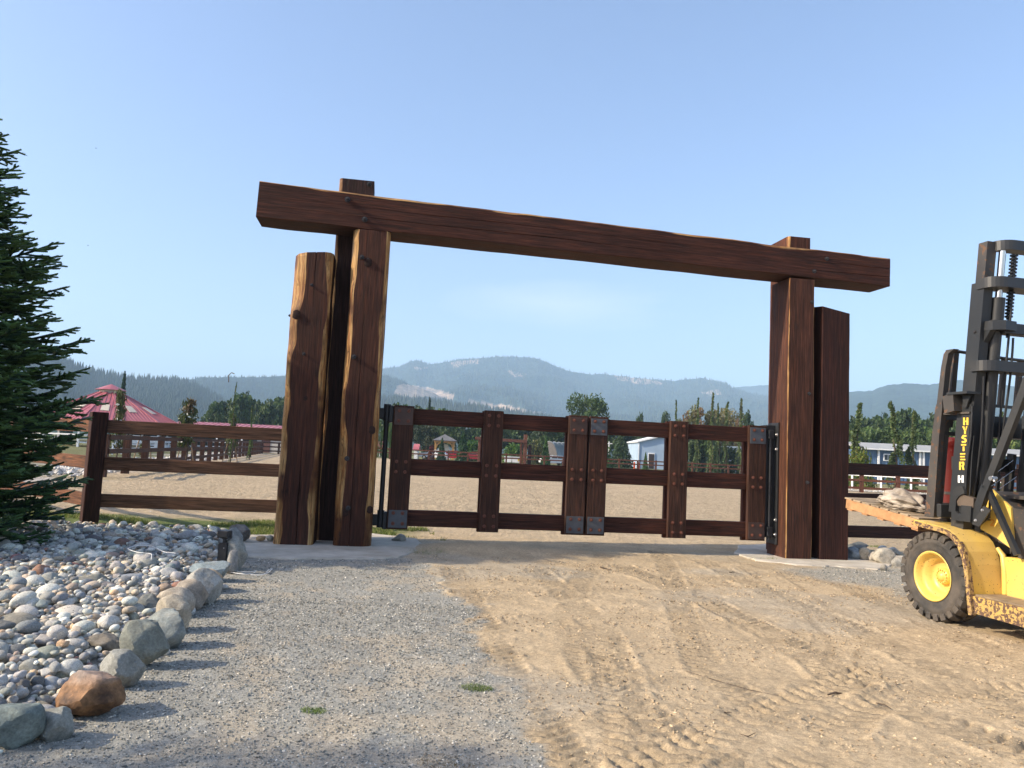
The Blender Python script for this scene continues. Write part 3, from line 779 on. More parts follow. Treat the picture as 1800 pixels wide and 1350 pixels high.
# knots standing proud of the hewn faces
def knot(parent, p, nrm, r):
    mb = MB(); n = 10; vs = [(r*cos(2*pi*i/n)*(1+.15*sin(i*2.3)), r*1.3*sin(2*pi*i/n), 0) for i in range(n)]+[(r*.55*cos(2*pi*i/n), r*.75*sin(2*pi*i/n), r*.28) for i in range(n)]+[(0, 0, r*.12)]
    mb.add(vs, [(i, (i+1) % n, n+(i+1) % n, n+i) for i in range(n)]+[(n+i, n+(i+1) % n, 2*n) for i in range(n)], 0, True)
    o = mb.build('knot', WOOD, parent, (.04, .022, .017)); o.matrix_local = Matrix.Translation(p) @ Vector(nrm).to_track_quat('Z', 'Y').to_matrix().to_4x4()
for (po, px, py, r) in ((postA, 647, 461, .06), (postA, 654, 756, .05), (postA, 607, 901, .045), (postA, 650, 896, .045), (postB, 521, 553, .06), (postB, 537, 700, .03)):
    M = LM[po.name].to_3x3().inverted(); knot(po, onp(po, px, py, -.004), M @ Vector((0, -1, 0)), r)

# ------------------------------------------------------------------ gate leaves
def gate_leaf(x0, stiles, hinge_right, label, plates):
    leaf = empty('gate_leaf', G.w((x0, .3, 0)), GA, label, 'gate', 'leaves of the double timber gate')
    S = lambda x: x-x0
    TB = .075; RT = .11
    zr = [(1.875, 2.12), (1.09, 1.345), (.315, .56)]
    ends = (stiles[0][0], stiles[-1][1])
    for za, zb in zr:
        board('rail', (S(ends[0])+.01, TB+RT/2, (za+zb)/2), (S(ends[1])-.01, TB+RT/2, (za+zb)/2), zb-za, RT, (0, 0, 1), WOOD, leaf, (.064, .025, .0165))
    for si, (a, b) in enumerate(stiles):
        fs = board('stile', (S((a+b)/2), TB/2-.002, .27), (S((a+b)/2), TB/2-.002, 2.155), b-a, TB, (1, 0, 0), WOOD, leaf, (.062, .030, .020), .008)
        board('stile', (S((a+b)/2)-.012, TB+RT+TB/2+.002, .25), (S((a+b)/2)-.012, TB+RT+TB/2+.002, 2.15), b-a-.01, TB, (1, 0, 0), WOOD, leaf, (.085, .032, .022), .008)
        MI = LM[fs.name].inverted(); M3 = LM[fs.name].to_3x3().inverted()
        for zi, (za, zb) in enumerate(zr):
            kind = plates.get((si, zi))
            host = fs; yb = -.003
            if kind:
                host = board('plate', (S((a+b)/2), -.006, za-.02), (S((a+b)/2), -.006, zb+.005 if kind != 'g' else zb), b-a-.035, .012, (1, 0, 0), STEELG if kind == 'g' else IRONB, leaf, (.1, .1, .1), .002)
                yb = -.013
            H3 = LM[host.name].to_3x3().inverted(); HI = LM[host.name].inverted()
            for dx in (-.072, .072):
                for dzz in (-.078, .078):
                    bolt(host, HI @ Vector((S((a+b)/2)+dx+random.uniform(-.004, .004), yb, (za+zb)/2+dzz)), H3 @ Vector((0, -1, 0)), .021, .034, BOLTR)
    return leaf
IRONB = plain('brown_painted_plate', (.060, .034, .026), .5, .1, .2, 9., .1)
random.seed(5)
L1 = gate_leaf(-1.77, [(-1.77, -1.455), (-.365, -.058), (1.0, 1.31)], False, 'timber gate leaf hung beside the wane edged posts on a black pivot pole', {(0, 0): 'b', (0, 2): 'g', (2, 0): 'b', (2, 2): 'g'})
L2 = gate_leaf(1.342, [(1.342, 1.645), (2.695, 3.005), (4.06, 4.37)], True, 'timber gate leaf hung on the tall black hinge channel near the forklift', {(0, 0): 'g', (0, 2): 'g', (2, 0): 'g', (2, 2): 'b'})
# pivot pole, brackets
mb = MB(); mb.cyl((-.10, .14, .32), (-.10, .14, 2.12), .038, n=12)
mb.build('pivot_pole', BLACKPL, L1)
for z in (.30, 1.93):
    mb = MB(); mb.box((-.16, .14, z+.09), (.16, .06, .17), bev=.01); mb.box((-.035, .13, z+.09), (.07, .15, .26), bev=.01); mb.cyl((-.10, .14, z-.02), (-.10, .14, z+.24), .055, n=12)
    mb.build('hinge_bracket', BLACKPL, L1)
ch = MB(); ch.box((.02, .14, 1.25), (.035, .20, 1.85), bev=.004); ch.box((.10, .055, 1.25), (.13, .03, 1.85), bev=.004); ch.cyl((.075, .02, .3), (.075, .02, 2.1), .028, n=10)
ch.box((.075, .02, .42), (.10, .08, .16), bev=.008); ch.box((.075, .02, 2.02), (.10, .08, .14), bev=.008)
hc = ch.build('hinge_channel', BLACKPL, L2); hc.location = (4.375-1.342, 0, 0)
# plate that carries the hinge on the post's side
mb = MB(); mb.box((-.014, .42, 1.22), (.028, .34, 2.0), bev=.004)
hp = mb.build('hinge_plate', BLACKPL, arch); hp.location = (4.573, 0, 0)
for z in (2.02, 1.78, .62, .38): bolt(hp, (-.028, .28, z), (-1, 0, 0), .022, .03, BOLTS)
# the gateway's concrete footings
def pad(poly, h, label):
    mb = MB(); pts = []
    rr = random.Random(len(poly)*7)
    for i in range(len(poly)):
        a = Vector(poly[i]); b = Vector(poly[(i+1) % len(poly)])
        for k in range(6):
            p = a.lerp(b, k/6); pts.append((p.x+rr.uniform(-.03, .03), p.y+rr.uniform(-.03, .03)))
    n = len(pts); cx = sum(p[0] for p in pts)/n; cy = sum(p[1] for p in pts)/n
    vs = [(x, y, -.1) for x, y in pts]+[(x, y, h-.015) for x, y in pts]+[(cx+(x-cx)*.99, cy+(y-cy)*.99, h) for x, y in pts]
    fs = [(i, (i+1) % n, n+(i+1) % n, n+i) for i in range(n)]+[(n+i, n+(i+1) % n, 2*n+(i+1) % n, 2*n+i) for i in range(n)]+[tuple(range(2*n, 3*n))]
    mb.add(vs, fs); tag(mb.build('concrete_pad', CONC), label, None, None, 'structure')
P2 = lambda *q: [(gnd(*a).x, gnd(*a).y) for a in q]
pad(P2((400, 978), (500, 986), (620, 986), (700, 984), (745, 968), (735, 950), (650, 940), (430, 944), (405, 955)), .035, None)
pad(P2((1290, 974), (1330, 988), (1400, 996), (1470, 999), (1545, 1004), (1575, 994), (1500, 966), (1400, 955), (1300, 962)), .035, None)

# ================================================================== NEAR FENCES
FB = (.150, .083, .054)
nf = empty('near_fence', (0, 0, 0), 0, 'dark brown three rail fence between the fir tree and the gateway', 'fence')
c0 = Vector((-6.93, 13.0, 0)); c1 = Vector((-3.7, 13.55, 0))
cp = timber('post', (*c0.xy, -.1), (*c0.xy, 1.86), .25, .25, nf, seed=51, color=(.055, .025, .019), side=Vector((cos(radians(38)), sin(radians(38)), 0)))
dirv = (c1-c0).normalized(); nrm = Vector((dirv.y, -dirv.x, 0))
for za, zb in ((1.52, 1.74), (.90, 1.12), (.28, .50)):
    zc = (za+zb)/2
    board('rail', c0+dirv*.12+Vector((0, 0, zc)), c1+Vector((0, 0, zc)), zb-za, .06, (0, 0, 1), WOOD, nf, FB)
c2 = Vector((-11.2, 16.6, 0)); d2 = (c2-c0).normalized()
for za, zb in ((1.52, 1.74), (.90, 1.12), (.28, .50)):
    zc = (za+zb)/2
    board('rail', c0+d2*.14+Vector((0, 0, zc)), c2+Vector((0, 0, zc)), zb-za, .06, (0, 0, 1), WOOD, nf, (.14, .065, .036))
timber('post', (*c2.xy, -.1), (*c2.xy, 1.8), .22, .22, nf, seed=52, color=FB)
rf = empty('near_fence', (0, 0, 0), 0, 'dark brown three rail fence between the gateway and the forklift', 'fence')
ra = G.w((5.6, .45, 0)); rb = aty(1790, 840, 13.6); rb.z = 0
for (l, r_) in (((1490, 824), (1640, 829)), ((1490, 877), (1640, 880)), ((1490, 934), (1640, 938))):
    pa = aty(*l, ra.y+.0); pb = aty(*r_, ra.y+.55)
    d = (pb-pa); pb = pa+d*2.2
    pa = pa-d*.12
    board('rail', pa, pb, .20, .06, (0, 0, 1), WOOD, rf, (.05, .024, .018))
rd = (pb-pa).normalized()
timber('post', (pb.x, pb.y, -.1), (pb.x, pb.y, 1.75), .22, .22, rf, seed=53, color=FB)

# ================================================================== ARENA FENCES
def long_fence(name, A, B, sp, H, label, color, railw=.15, rails=(.95, .62, .28), postw=.14, post_color=None, group=None):
    A = Vector(A); B = Vector(B); d = B-A; L = d.length; d.normalize(); n = max(1, round(L/sp)); sp = L/n
    f = empty(name, (0, 0, 0), 0, label, 'fence', group); s = Vector((-d.y, d.x, 0))
    for i in range(n+1):
        p = A+d*(sp*i); h = H*random.uniform(.98, 1.02)
        board('post', (p.x, p.y, -.1), (p.x, p.y, round(h, 1)+.0), postw, postw, d, WOOD, f, post_color or color, .004)
    for i in range(n):
        p = A+d*(sp*i); q = A+d*(sp*(i+1))
        for r in rails:
            o = Vector((0, 0, H*r)) - s*(postw/2+.02)
            board('rail', p+o, q+o, railw, .04, (0, 0, 1), WOOD, f, color, 0)
    return f
random.seed(9)
long_fence('side_fence', (-14.1, 27, 0), (-30.3, 95, 0), 3.15, 1.5, 'long brown rail fence running away along the arena edge', (.085, .042, .028), .17, (.93, .60, .26), .26)
long_fence('side_fence', (-30.3, 95, 0), (-26.5, 96, 0), 1.9, 1.5, 'short brown fence return closing the far arena corner', (.07, .035, .025), .17, (.93, .60, .26), .26)
long_fence('far_fence', (-26, 101, 0), (46, 109, 0), 2.6, 1.45, 'low brown rail fence along the far end of the arena', (.15, .062, .036), .17, (.92, .58), .2)
long_fence('right_arena_fence', (22.0, 53.5, 0), (38, 50.5, 0), 2.4, 1.32, 'low reddish brown fence before the white paddock rails', (.13, .055, .035), .16, (.95, .62, .22), .24)
# white vinyl paddock rails
def white_fence(A, B, n, H, label, rails=(1., .5), w=.10):
    A = Vector(A); B = Vector(B); f = empty('white_paddock_fence', (0, 0, 0), 0, label, 'fence'); d = (B-A)
    for i in range(n+1):
        p = A+d*(i/n); board('post', (p.x, p.y, -.05), (p.x, p.y, H), w, w, d.normalized(), WHITEV, f, (1, 1, 1), 0)
    for r in rails:
        o = Vector((0, 0, H*r)); board('rail', A+o, B+o, w*1.3, .05, (0, 0, 1), WHITEV, f, (1, 1, 1), 0)
white_fence((24, 64, 0), (36, 51.5+4, 0), 7, 1.15, 'white vinyl paddock rails beyond the reddish arena fence', (1.,), .13)
white_fence((-27, 50, 0), (-40, 92, 0), 12, 1.5, 'white vinyl paddock rails in front of the round arena', (.95, .6, .25), .12)
# ================================================================== ROCKS
def rock_mesh(name, seed, sx, sy, sz, sub=3, facets=0, lump=.16, mat=STONE):
    bm = bmesh.new(); bmesh.ops.create_icosphere(bm, subdivisions=sub, radius=1)
    r = np.random.RandomState(seed); V = np.array([v.co[:] for v in bm.verts])
    o = r.rand(3)*50
    n = (fbm(V[:, 0]*1.1+o[0]+V[:, 2]*.7, V[:, 1]*1.1+o[1]-V[:, 2]*.5, 3)-.5)*2
    rad = 1+lump*n
    for _ in range(facets*2+3 if facets else 0):                  # knocked-off planes
        d = r.randn(3); d /= np.linalg.norm(d); h = .62+.25*r.rand()
        t = V@d; lim = h/np.maximum(t, 1e-3); rad = np.where((t > 0) & (lim < rad), lim*.97+rad*.03, rad)
    if facets: rad = rad+(fbm(V[:, 0]*3.3+o[2], V[:, 1]*3.3+V[:, 2]*2.6, 5, .65)-.5)*.15
    V = V*rad[:, None]*np.array([sx, sy, sz])
    for v, c in zip(bm.verts, V): v.co = c; 
    for f in bm.faces: f.smooth = True
    me = bpy.data.meshes.new(name); bm.to_mesh(me); bm.free(); me.materials.append(mat)
    return me
def set_sharp(me, ang=28):
    try: me.set_sharp_from_angle(angle=radians(ang))
    except Exception: pass
def boulder(px0, py0, px1, py1, color, label, facets=6, depth=.8, mat=STONE, seed=1, lump=.13, name='boulder', cat='rock', sink=.22, rz=0, group=None, z0=None):
    cx = (px0+px1)/2; zb = .0 if z0 is None else z0
    b = gnd(cx, py1, zb); Y = b.y+.10
    l = aty(px0, (py0+py1)/2, Y); r = aty(px1, (py0+py1)/2, Y); w = (r-l).length
    t = aty(cx, py0, Y+.05); h = max(.04, t.z-zb)
    k = h/(2-sink*2)*1.18
    me = rock_mesh(name, seed, w/2*1.14, w/2*depth*1.1, k*1.06, 4 if w > .2 else 3, facets, lump, mat)
    if facets: set_sharp(me)
    o = link(name, me, None, None, color); o.location = (b.x, b.y+w/2*depth*.8, zb+k*(1-sink*.9)); o.rotation_euler = (random.uniform(-.06, .06), random.uniform(-.06, .06), 0)
    tag(o, label, cat, group); BOULD.append((o.location.x, o.location.y, w/2, label)); return o
BOULD = []
random.seed(3)
GR = (.27, .27, .25); GG = (.20, .225, .20); TAN = (.42, .34, .25); BL = (.26, .29, .30); DKR = (.14, .13, .115)
boulder(-40, 1238, 46, 1322, (.17, .20, .18), 'large grey green boulder cut off by the near corner of the rock bed', 7, .9, seed=11)
boulder(40, 1246, 112, 1308, (.23, .23, .20), 'grey boulder with a dark cleft beside the rust stained one', 7, .8, seed=12)
boulder(75, 1186, 191, 1266, (1, 1, 1), 'big rust brown boulder with a pinkish flat top', 8, .75, RUSTROCK, seed=13)
boulder(154, 1154, 236, 1216, (.25, .25, .22), 'slanted grey slab boulder just behind the rust stained one', 6, .8, seed=14)
boulder(195, 1101, 276, 1180, (.19, .20, .17), 'large rough olive grey boulder on the rock border', 9, .8, seed=15)
boulder(136, 1115, 202, 1161, (.17, .15, .12), 'dark brown angular rock inside the bed beside the olive grey boulder', 9, .8, seed=16)
boulder(240, 1084, 312, 1144, (.21, .23, .215), 'blue green grey boulder between olive and tan border rocks', 5, .9, seed=17)
boulder(264, 1060, 322, 1114, (.34, .30, .23), 'tan smooth boulder on the border ahead of a blue green one', 2, .9, seed=18)
boulder(266, 1044, 326, 1086, (.33, .29, .23), 'long pale tan boulder behind the smooth tan one', 1, .9, seed=19)
boulder(296, 1028, 354, 1074, (.31, .27, .22), 'brownish grey rounded boulder leaning on its neighbour', 3, .9, seed=20)
boulder(316, 1016, 376, 1064, (.34, .33, .29), 'pale grey rounded boulder at the border beside an orange tan one', 2, .9, seed=21)
boulder(327, 1010, 378, 1044, (.44, .32, .20), 'orange tan rounded border boulder', 1, .9, seed=22)
boulder(326, 992, 394, 1026, (.25, .30, .31), 'blue grey wedge boulder at the foot of the black sensor post', 5, .8, seed=23)
boulder(229, 1051, 273, 1088, (.15, .16, .15), 'dark wedge shaped rock inside the bed near the tan border boulders', 7, .9, seed=24)
boulder(198, 1052, 242, 1079, (.13, .13, .11), 'dark slanting rock next to the dark wedge', 8, .9, seed=25)
boulder(82, 1071, 138, 1106, (.55, .50, .42), 'large pale oval stone speckled with dark pits', 0, .9, SPECK, seed=26, lump=.05)
boulder(-20, 1087, 46, 1131, (.27, .25, .20), 'big smooth olive brown oval rock at the picture edge', 1, .9, seed=27, lump=.08)
boulder(158, 1026, 197, 1049, (.24, .22, .21), 'brownish grey round rock inside the bed behind the dark slanting rock', 1, .9, seed=28)
boulder(200, 1010, 247, 1038, (.23, .25, .27), 'smooth blue grey slab under the white cord', 1, .9, seed=29, lump=.06)
boulder(122, 1013, 173, 1042, (.25, .25, .21), 'low olive grey domed rock inside the bed', 1, .9, seed=30, lump=.07)
boulder(76, 1112, 117, 1143, (.28, .24, .20), 'rough brown pitted rock beyond the pale standing pebbles', 4, .9, seed=31)
boulder(64, 1187, 97, 1226, (.36, .38, .38), 'upright pale blue grey egg shaped stone behind the rust boulder', 0, .9, seed=32, lump=.04)
boulder(42, 1228, 78, 1267, (.43, .37, .25), 'yellowish tan rounded stone behind the cleft boulder', 1, .9, seed=33, lump=.07)
boulder(195, 950, 222, 973, (.22, .13, .10), 'round reddish brown stone in the shade of the fir tree', 1, .9, seed=34, lump=.06)
boulder(242, 1021, 276, 1042, (.58, .54, .46), 'cream white rounded stone beside the smooth blue grey slab', 0, .9, seed=35, lump=.06)
boulder(396, 929, 432, 957, (.17, .155, .14), 'dark purple grey block at the far corner of the bed', 7, .9, seed=36)
boulder(378, 938, 418, 982, (.25, .25, .23), 'grey block behind the black sensor post', 5, .9, seed=37)
boulder(385, 958, 424, 1004, (.27, .27, .24), 'tall grey rounded boulder beside the sensor post and concrete pad', 3, .9, seed=38)
boulder(395, 976, 414, 1010, (.27, .27, .26), 'small grey rock squeezed against the sensor post', 3, .9, seed=39)
boulder(278, 1138, 294, 1153, (.60, .58, .52), 'single white pebble lying out on the gravel', 0, .9, seed=40, lump=.05, name='pebble', cat='pebble', sink=.1)
boulder(321, 1063, 339, 1083, (.60, .60, .56), 'white egg shaped pebble against the tan border boulders', 0, .9, seed=41, lump=.05, name='pebble', cat='pebble', sink=.1)
boulder(381, 1028, 398, 1037, (.45, .42, .36), 'flat pale stone on the gravel beside the orange tan boulder', 0, .9, seed=42, lump=.08, name='pebble', cat='pebble', sink=.1)
boulder(449, 942, 465, 952, (.42, .27, .13), 'orange brown stone lying on the concrete pad', 2, .9, seed=43, name='pebble', cat='pebble', sink=.1, z0=.035)
boulder(467, 941, 479, 952, (.46, .42, .33), 'pale cream stone lying on the concrete pad against the post', 1, .9, seed=44, name='pebble', cat='pebble', sink=.1, z0=.035)
boulder(688, 942, 712, 955, (.35, .34, .30), 'grey stone half buried beside the dirt heap', 2, .9, seed=45, name='pebble', cat='pebble')
for i, (q, c, l) in enumerate([((1489, 968, 1520, 986), BL, 'blue grey rock in the shade behind the tall dark post'), ((1513, 968, 1534, 988), (.42, .36, .26), 'tan rock with a flat face next to the dark post'),
        ((1530, 974, 1547, 990), (.36, .33, .28), 'small brown grey rock in the heap near the forklift wheel'), ((1545, 972, 1585, 995), (.37, .34, .28), 'broad brownish slab rock in front of the heap by the wheel'),
        ((1562, 966, 1588, 978), (.52, .49, .42), 'pale oval rock on top of the heap by the wheel'), ((1547, 962, 1564, 974), (.36, .40, .42), 'pale blue rock at the back of the heap by the wheel'),
        ((1574, 980, 1600, 1000), (.30, .29, .26), 'grey rock half hidden by the forklift tyre'), ((1549, 993, 1560, 1006), (.26, .25, .22), 'small dark stone at the edge of the concrete pad'), ((1492, 957, 1530, 970), (.16, .17, .16), 'dark rock pile stone in shadow below the bottom rail')]):
    boulder(*q, c, l, 3, .9, seed=60+i, name='rock', cat='rock')

# --- river cobbles
PAL = [((0.533, 0.514, 0.457), 'pale grey'), ((0.394, 0.387, 0.356), 'grey'), ((0.267, 0.286, 0.286), 'blue grey'), ((0.720, 0.720, 0.622), 'cream'), ((0.546, 0.457, 0.343), 'tan'), ((0.178, 0.178, 0.171), 'dark grey'), ((0.419, 0.330, 0.254), 'brown'), ((0.343, 0.356, 0.298), 'olive grey'), ((0.584, 0.406, 0.254), 'orange tan'), ((0.330, 0.178, 0.140), 'reddish')]
PW = np.array([.23, .19, .14, .13, .11, .07, .05, .05, .02, .01])
def cobbles():
    r = np.random.RandomState(17); pts = []; P = np.zeros((6000, 3)); n = 0
    for q in BOULD: P[n] = (q[0], q[1], q[2]*.88); n += 1
    nb = n; att = 0
    while n < 4200 and att < 36000:
        att += 1
        y = 3.2+r.rand()*9.6; xl = -.70*y-.35; xr = float(BEDX(y))+.02
        if xl > xr: continue
        x = xl+r.rand()*(xr-xl)
        if y > 12.5+.10*(x+4): continue
        s = (.027+.075*r.rand()**2.4)*(1 if att < 6000 else .72 if att < 20000 else .5)
        d2 = (P[:n, 0]-x)**2+(P[:n, 1]-y)**2
        if (d2 < (.80*(P[:n, 2]+s))**2).any(): continue
        P[n] = (x, y, s); n += 1
    C = P[nb:n].copy(); print('cobbles', len(C))
    lay = np.zeros(len(C))
    # a second, sparser layer lying in the hollows of the first
    k = r.rand(len(C)) < .28; C2 = C[k].copy(); C2[:, 0] += r.uniform(-.05, .05, len(C2)); C2[:, 1] += r.uniform(-.05, .05, len(C2)); C2[:, 2] *= .9
    C2 = C2[(C2[:, 0] < BEDX(C2[:, 1])-.05)]
    for q in BOULD[:29]: C2 = C2[np.hypot(C2[:, 0]-q[0], C2[:, 1]-q[1]) > q[2]*.9]
    C = np.concatenate([C, C2]); lay = np.concatenate([lay, np.ones(len(C2))])
    vis = (C[:, 0] > -.69*C[:, 1]-.05)
    size = C[:, 2]/C[:, 1]*(1+.25*lay); size[~vis] = 0
    order = np.argsort(-size); single = set(order[:300].tolist())
    protos = [rock_mesh('cobble', 100+i, 1.0, [.78, .86, .7, .92][i % 4], [.55, .62, .5, .7][i % 4], 3, [0, 0, 1, 3][i % 4], .10, STONE) for i in range(12)]
    bm = bmesh.new(); bmesh.ops.create_icosphere(bm, subdivisions=2, radius=1); SV = np.array([v.co[:] for v in bm.verts]); SF = np.array([[v.index for v in f.verts] for f in bm.faces]); bm.free()
    VV = []; CC = []; H = height(C[:, 0], C[:, 1])
    bl = [(b[0], b[1], b[2], b[3]) for b in BOULD[:29]]
    for i, (x, y, s) in enumerate(C):
        ci = r.choice(len(PAL), p=PW/PW.sum()); col, cn = PAL[ci]; col = np.clip(np.array(col)*r.uniform(.85, 1.12)+r.uniform(-.012, .012, 3), .02, .8)
        z = H[i]+s*.30+lay[i]*.045
        s *= 1.12
        if i in single:
            j = r.randint(12); o = link('cobble', protos[j]); o.location = (x, y, z); o.scale = (s, s, s); o.color = (*col, 1)
            o.rotation_euler = (r.uniform(-.35, .35), r.uniform(-.35, .35), r.rand()*6.28)
            shp = ['long flat', 'rounded', 'flat', 'chunky'][j % 4]; sz = 'large' if s > .072 else 'small' if s < .055 else ''
            b = min(bl, key=lambda q: (q[0]-x)**2+(q[1]-y)**2-q[2]**2*.5)
            side = 'in front of' if y < b[1]-.12 else 'behind' if y > b[1]+.12 else 'beside'
            nm = ' '.join(w for w in b[3].split()[:5]).replace(' at the', '').replace(' with a', '').replace(' cut off', '').replace(' in the', '').replace(' inside the', '').replace(' on the', '')
            if nm.endswith((' the', ' by', ' with', ' and', ' inside', ' between', ' just', ' beside', ' speckled', ' under', ' in', ' lying', ' at', ' next')): nm = ' '.join(nm.split()[:-1])
            tag(o, f"{(sz+' ') if sz else ''}{cn} {shp} cobble {side} the {nm}", 'cobble', 'river cobbles in the rock bed')
        else:
            a = r.rand(3)*6.28; M = np.array(Euler((r.uniform(-.4, .4), r.uniform(-.4, .4), a[2])).to_matrix())
            sc3 = np.array([1, r.uniform(.68, .95), r.uniform(.45, .75)])*s
            w = 1+.14*(fbm(SV[:, 0]*1.2+a[0]*9, SV[:, 1]*1.2+SV[:, 2]+a[1]*9, 2)-.5)*2
            VV.append((SV*w[:, None]*sc3)@M.T+np.array([x, y, z])); CC.append(np.repeat(col[None], len(SV), 0))
    V = np.concatenate(VV); Fq = (SF[None]+(np.arange(len(VV))*len(SV))[:, None, None]).reshape(-1, 3)
    o = link('cobble_fill', npmesh('cobble_fill', V, Fq, np.concatenate(CC), [STONEA], smooth=True)); tag(o, 'countless smaller grey and white river stones filling the bed', 'river stones', None, 'stuff')
cobbles()

# --- sensor post and cords
sp = gnd(388, 1004); sp.z = 0
pe = empty('sensor_post', (sp.x, sp.y+.05, 0), radians(-14), 'short black metal sensor post with a box head at the edge of the rock bed', 'sensor post')
mb = MB(); mb.box((0, 0, .15), (.105, .07, .34), bev=.006); mb.box((-.054, -.02, .15), (.004, .03, .30)); mb.build('post_body', BLACKPL, pe)
mb = MB(); mb.cyl((0, 0, .32), (0, 0, .36), .022, n=10); mb.cyl((0, 0, .36), (0, 0, .372), .04, n=12); mb.build('neck', BLACKPL, pe)
mb = MB(); mb.box((0, -.01, .415), (.14, .10, .085), bev=.008); mb.box((0, -.062, .415), (.10, .006, .055), bev=.002); mb.build('sensor_head', BLACKPL, pe)
for z in (.08, .26): bolt(pe, (.02, -.036, z), (0, -1, 0), .004, .005, BOLTS, 'screw')
def cord(pts, label, r=.0045, zs=.02):
    P = [gnd(*p) for p in pts]; Q = []
    for i in range(len(P)-1):
        for k in range(6): q = P[i].lerp(P[i+1], k/6); Q.append(q)
    Q.append(P[-1])
    for _ in range(3): Q = [Q[0]]+[(Q[i-1]+Q[i]*2+Q[i+1])/4 for i in range(1, len(Q)-1)]+[Q[-1]]
    for q in Q: q.z = gz(q.x, q.y)+zs
    tag(MB().tube(Q, r, 6).build('charging_cable', WHITEC), label, 'cable')
cord([(392, 1008), (410, 1010), (430, 1014), (447, 1011), (451, 1007), (440, 1010), (425, 1009), (405, 1006)], 'white cord looped on the gravel at the foot of the sensor post', .004)
cord([(440, 1014), (458, 1015), (470, 1012), (479, 1004), (476, 1003), (468, 1010)], 'short white cord end curling up on the open gravel', .004)
cord([(262, 1024), (264, 1013), (240, 1012), (218, 1004), (236, 996), (262, 997), (282, 1010), (305, 1012)], 'white cord lying across the shaded cobbles', .004, .13)

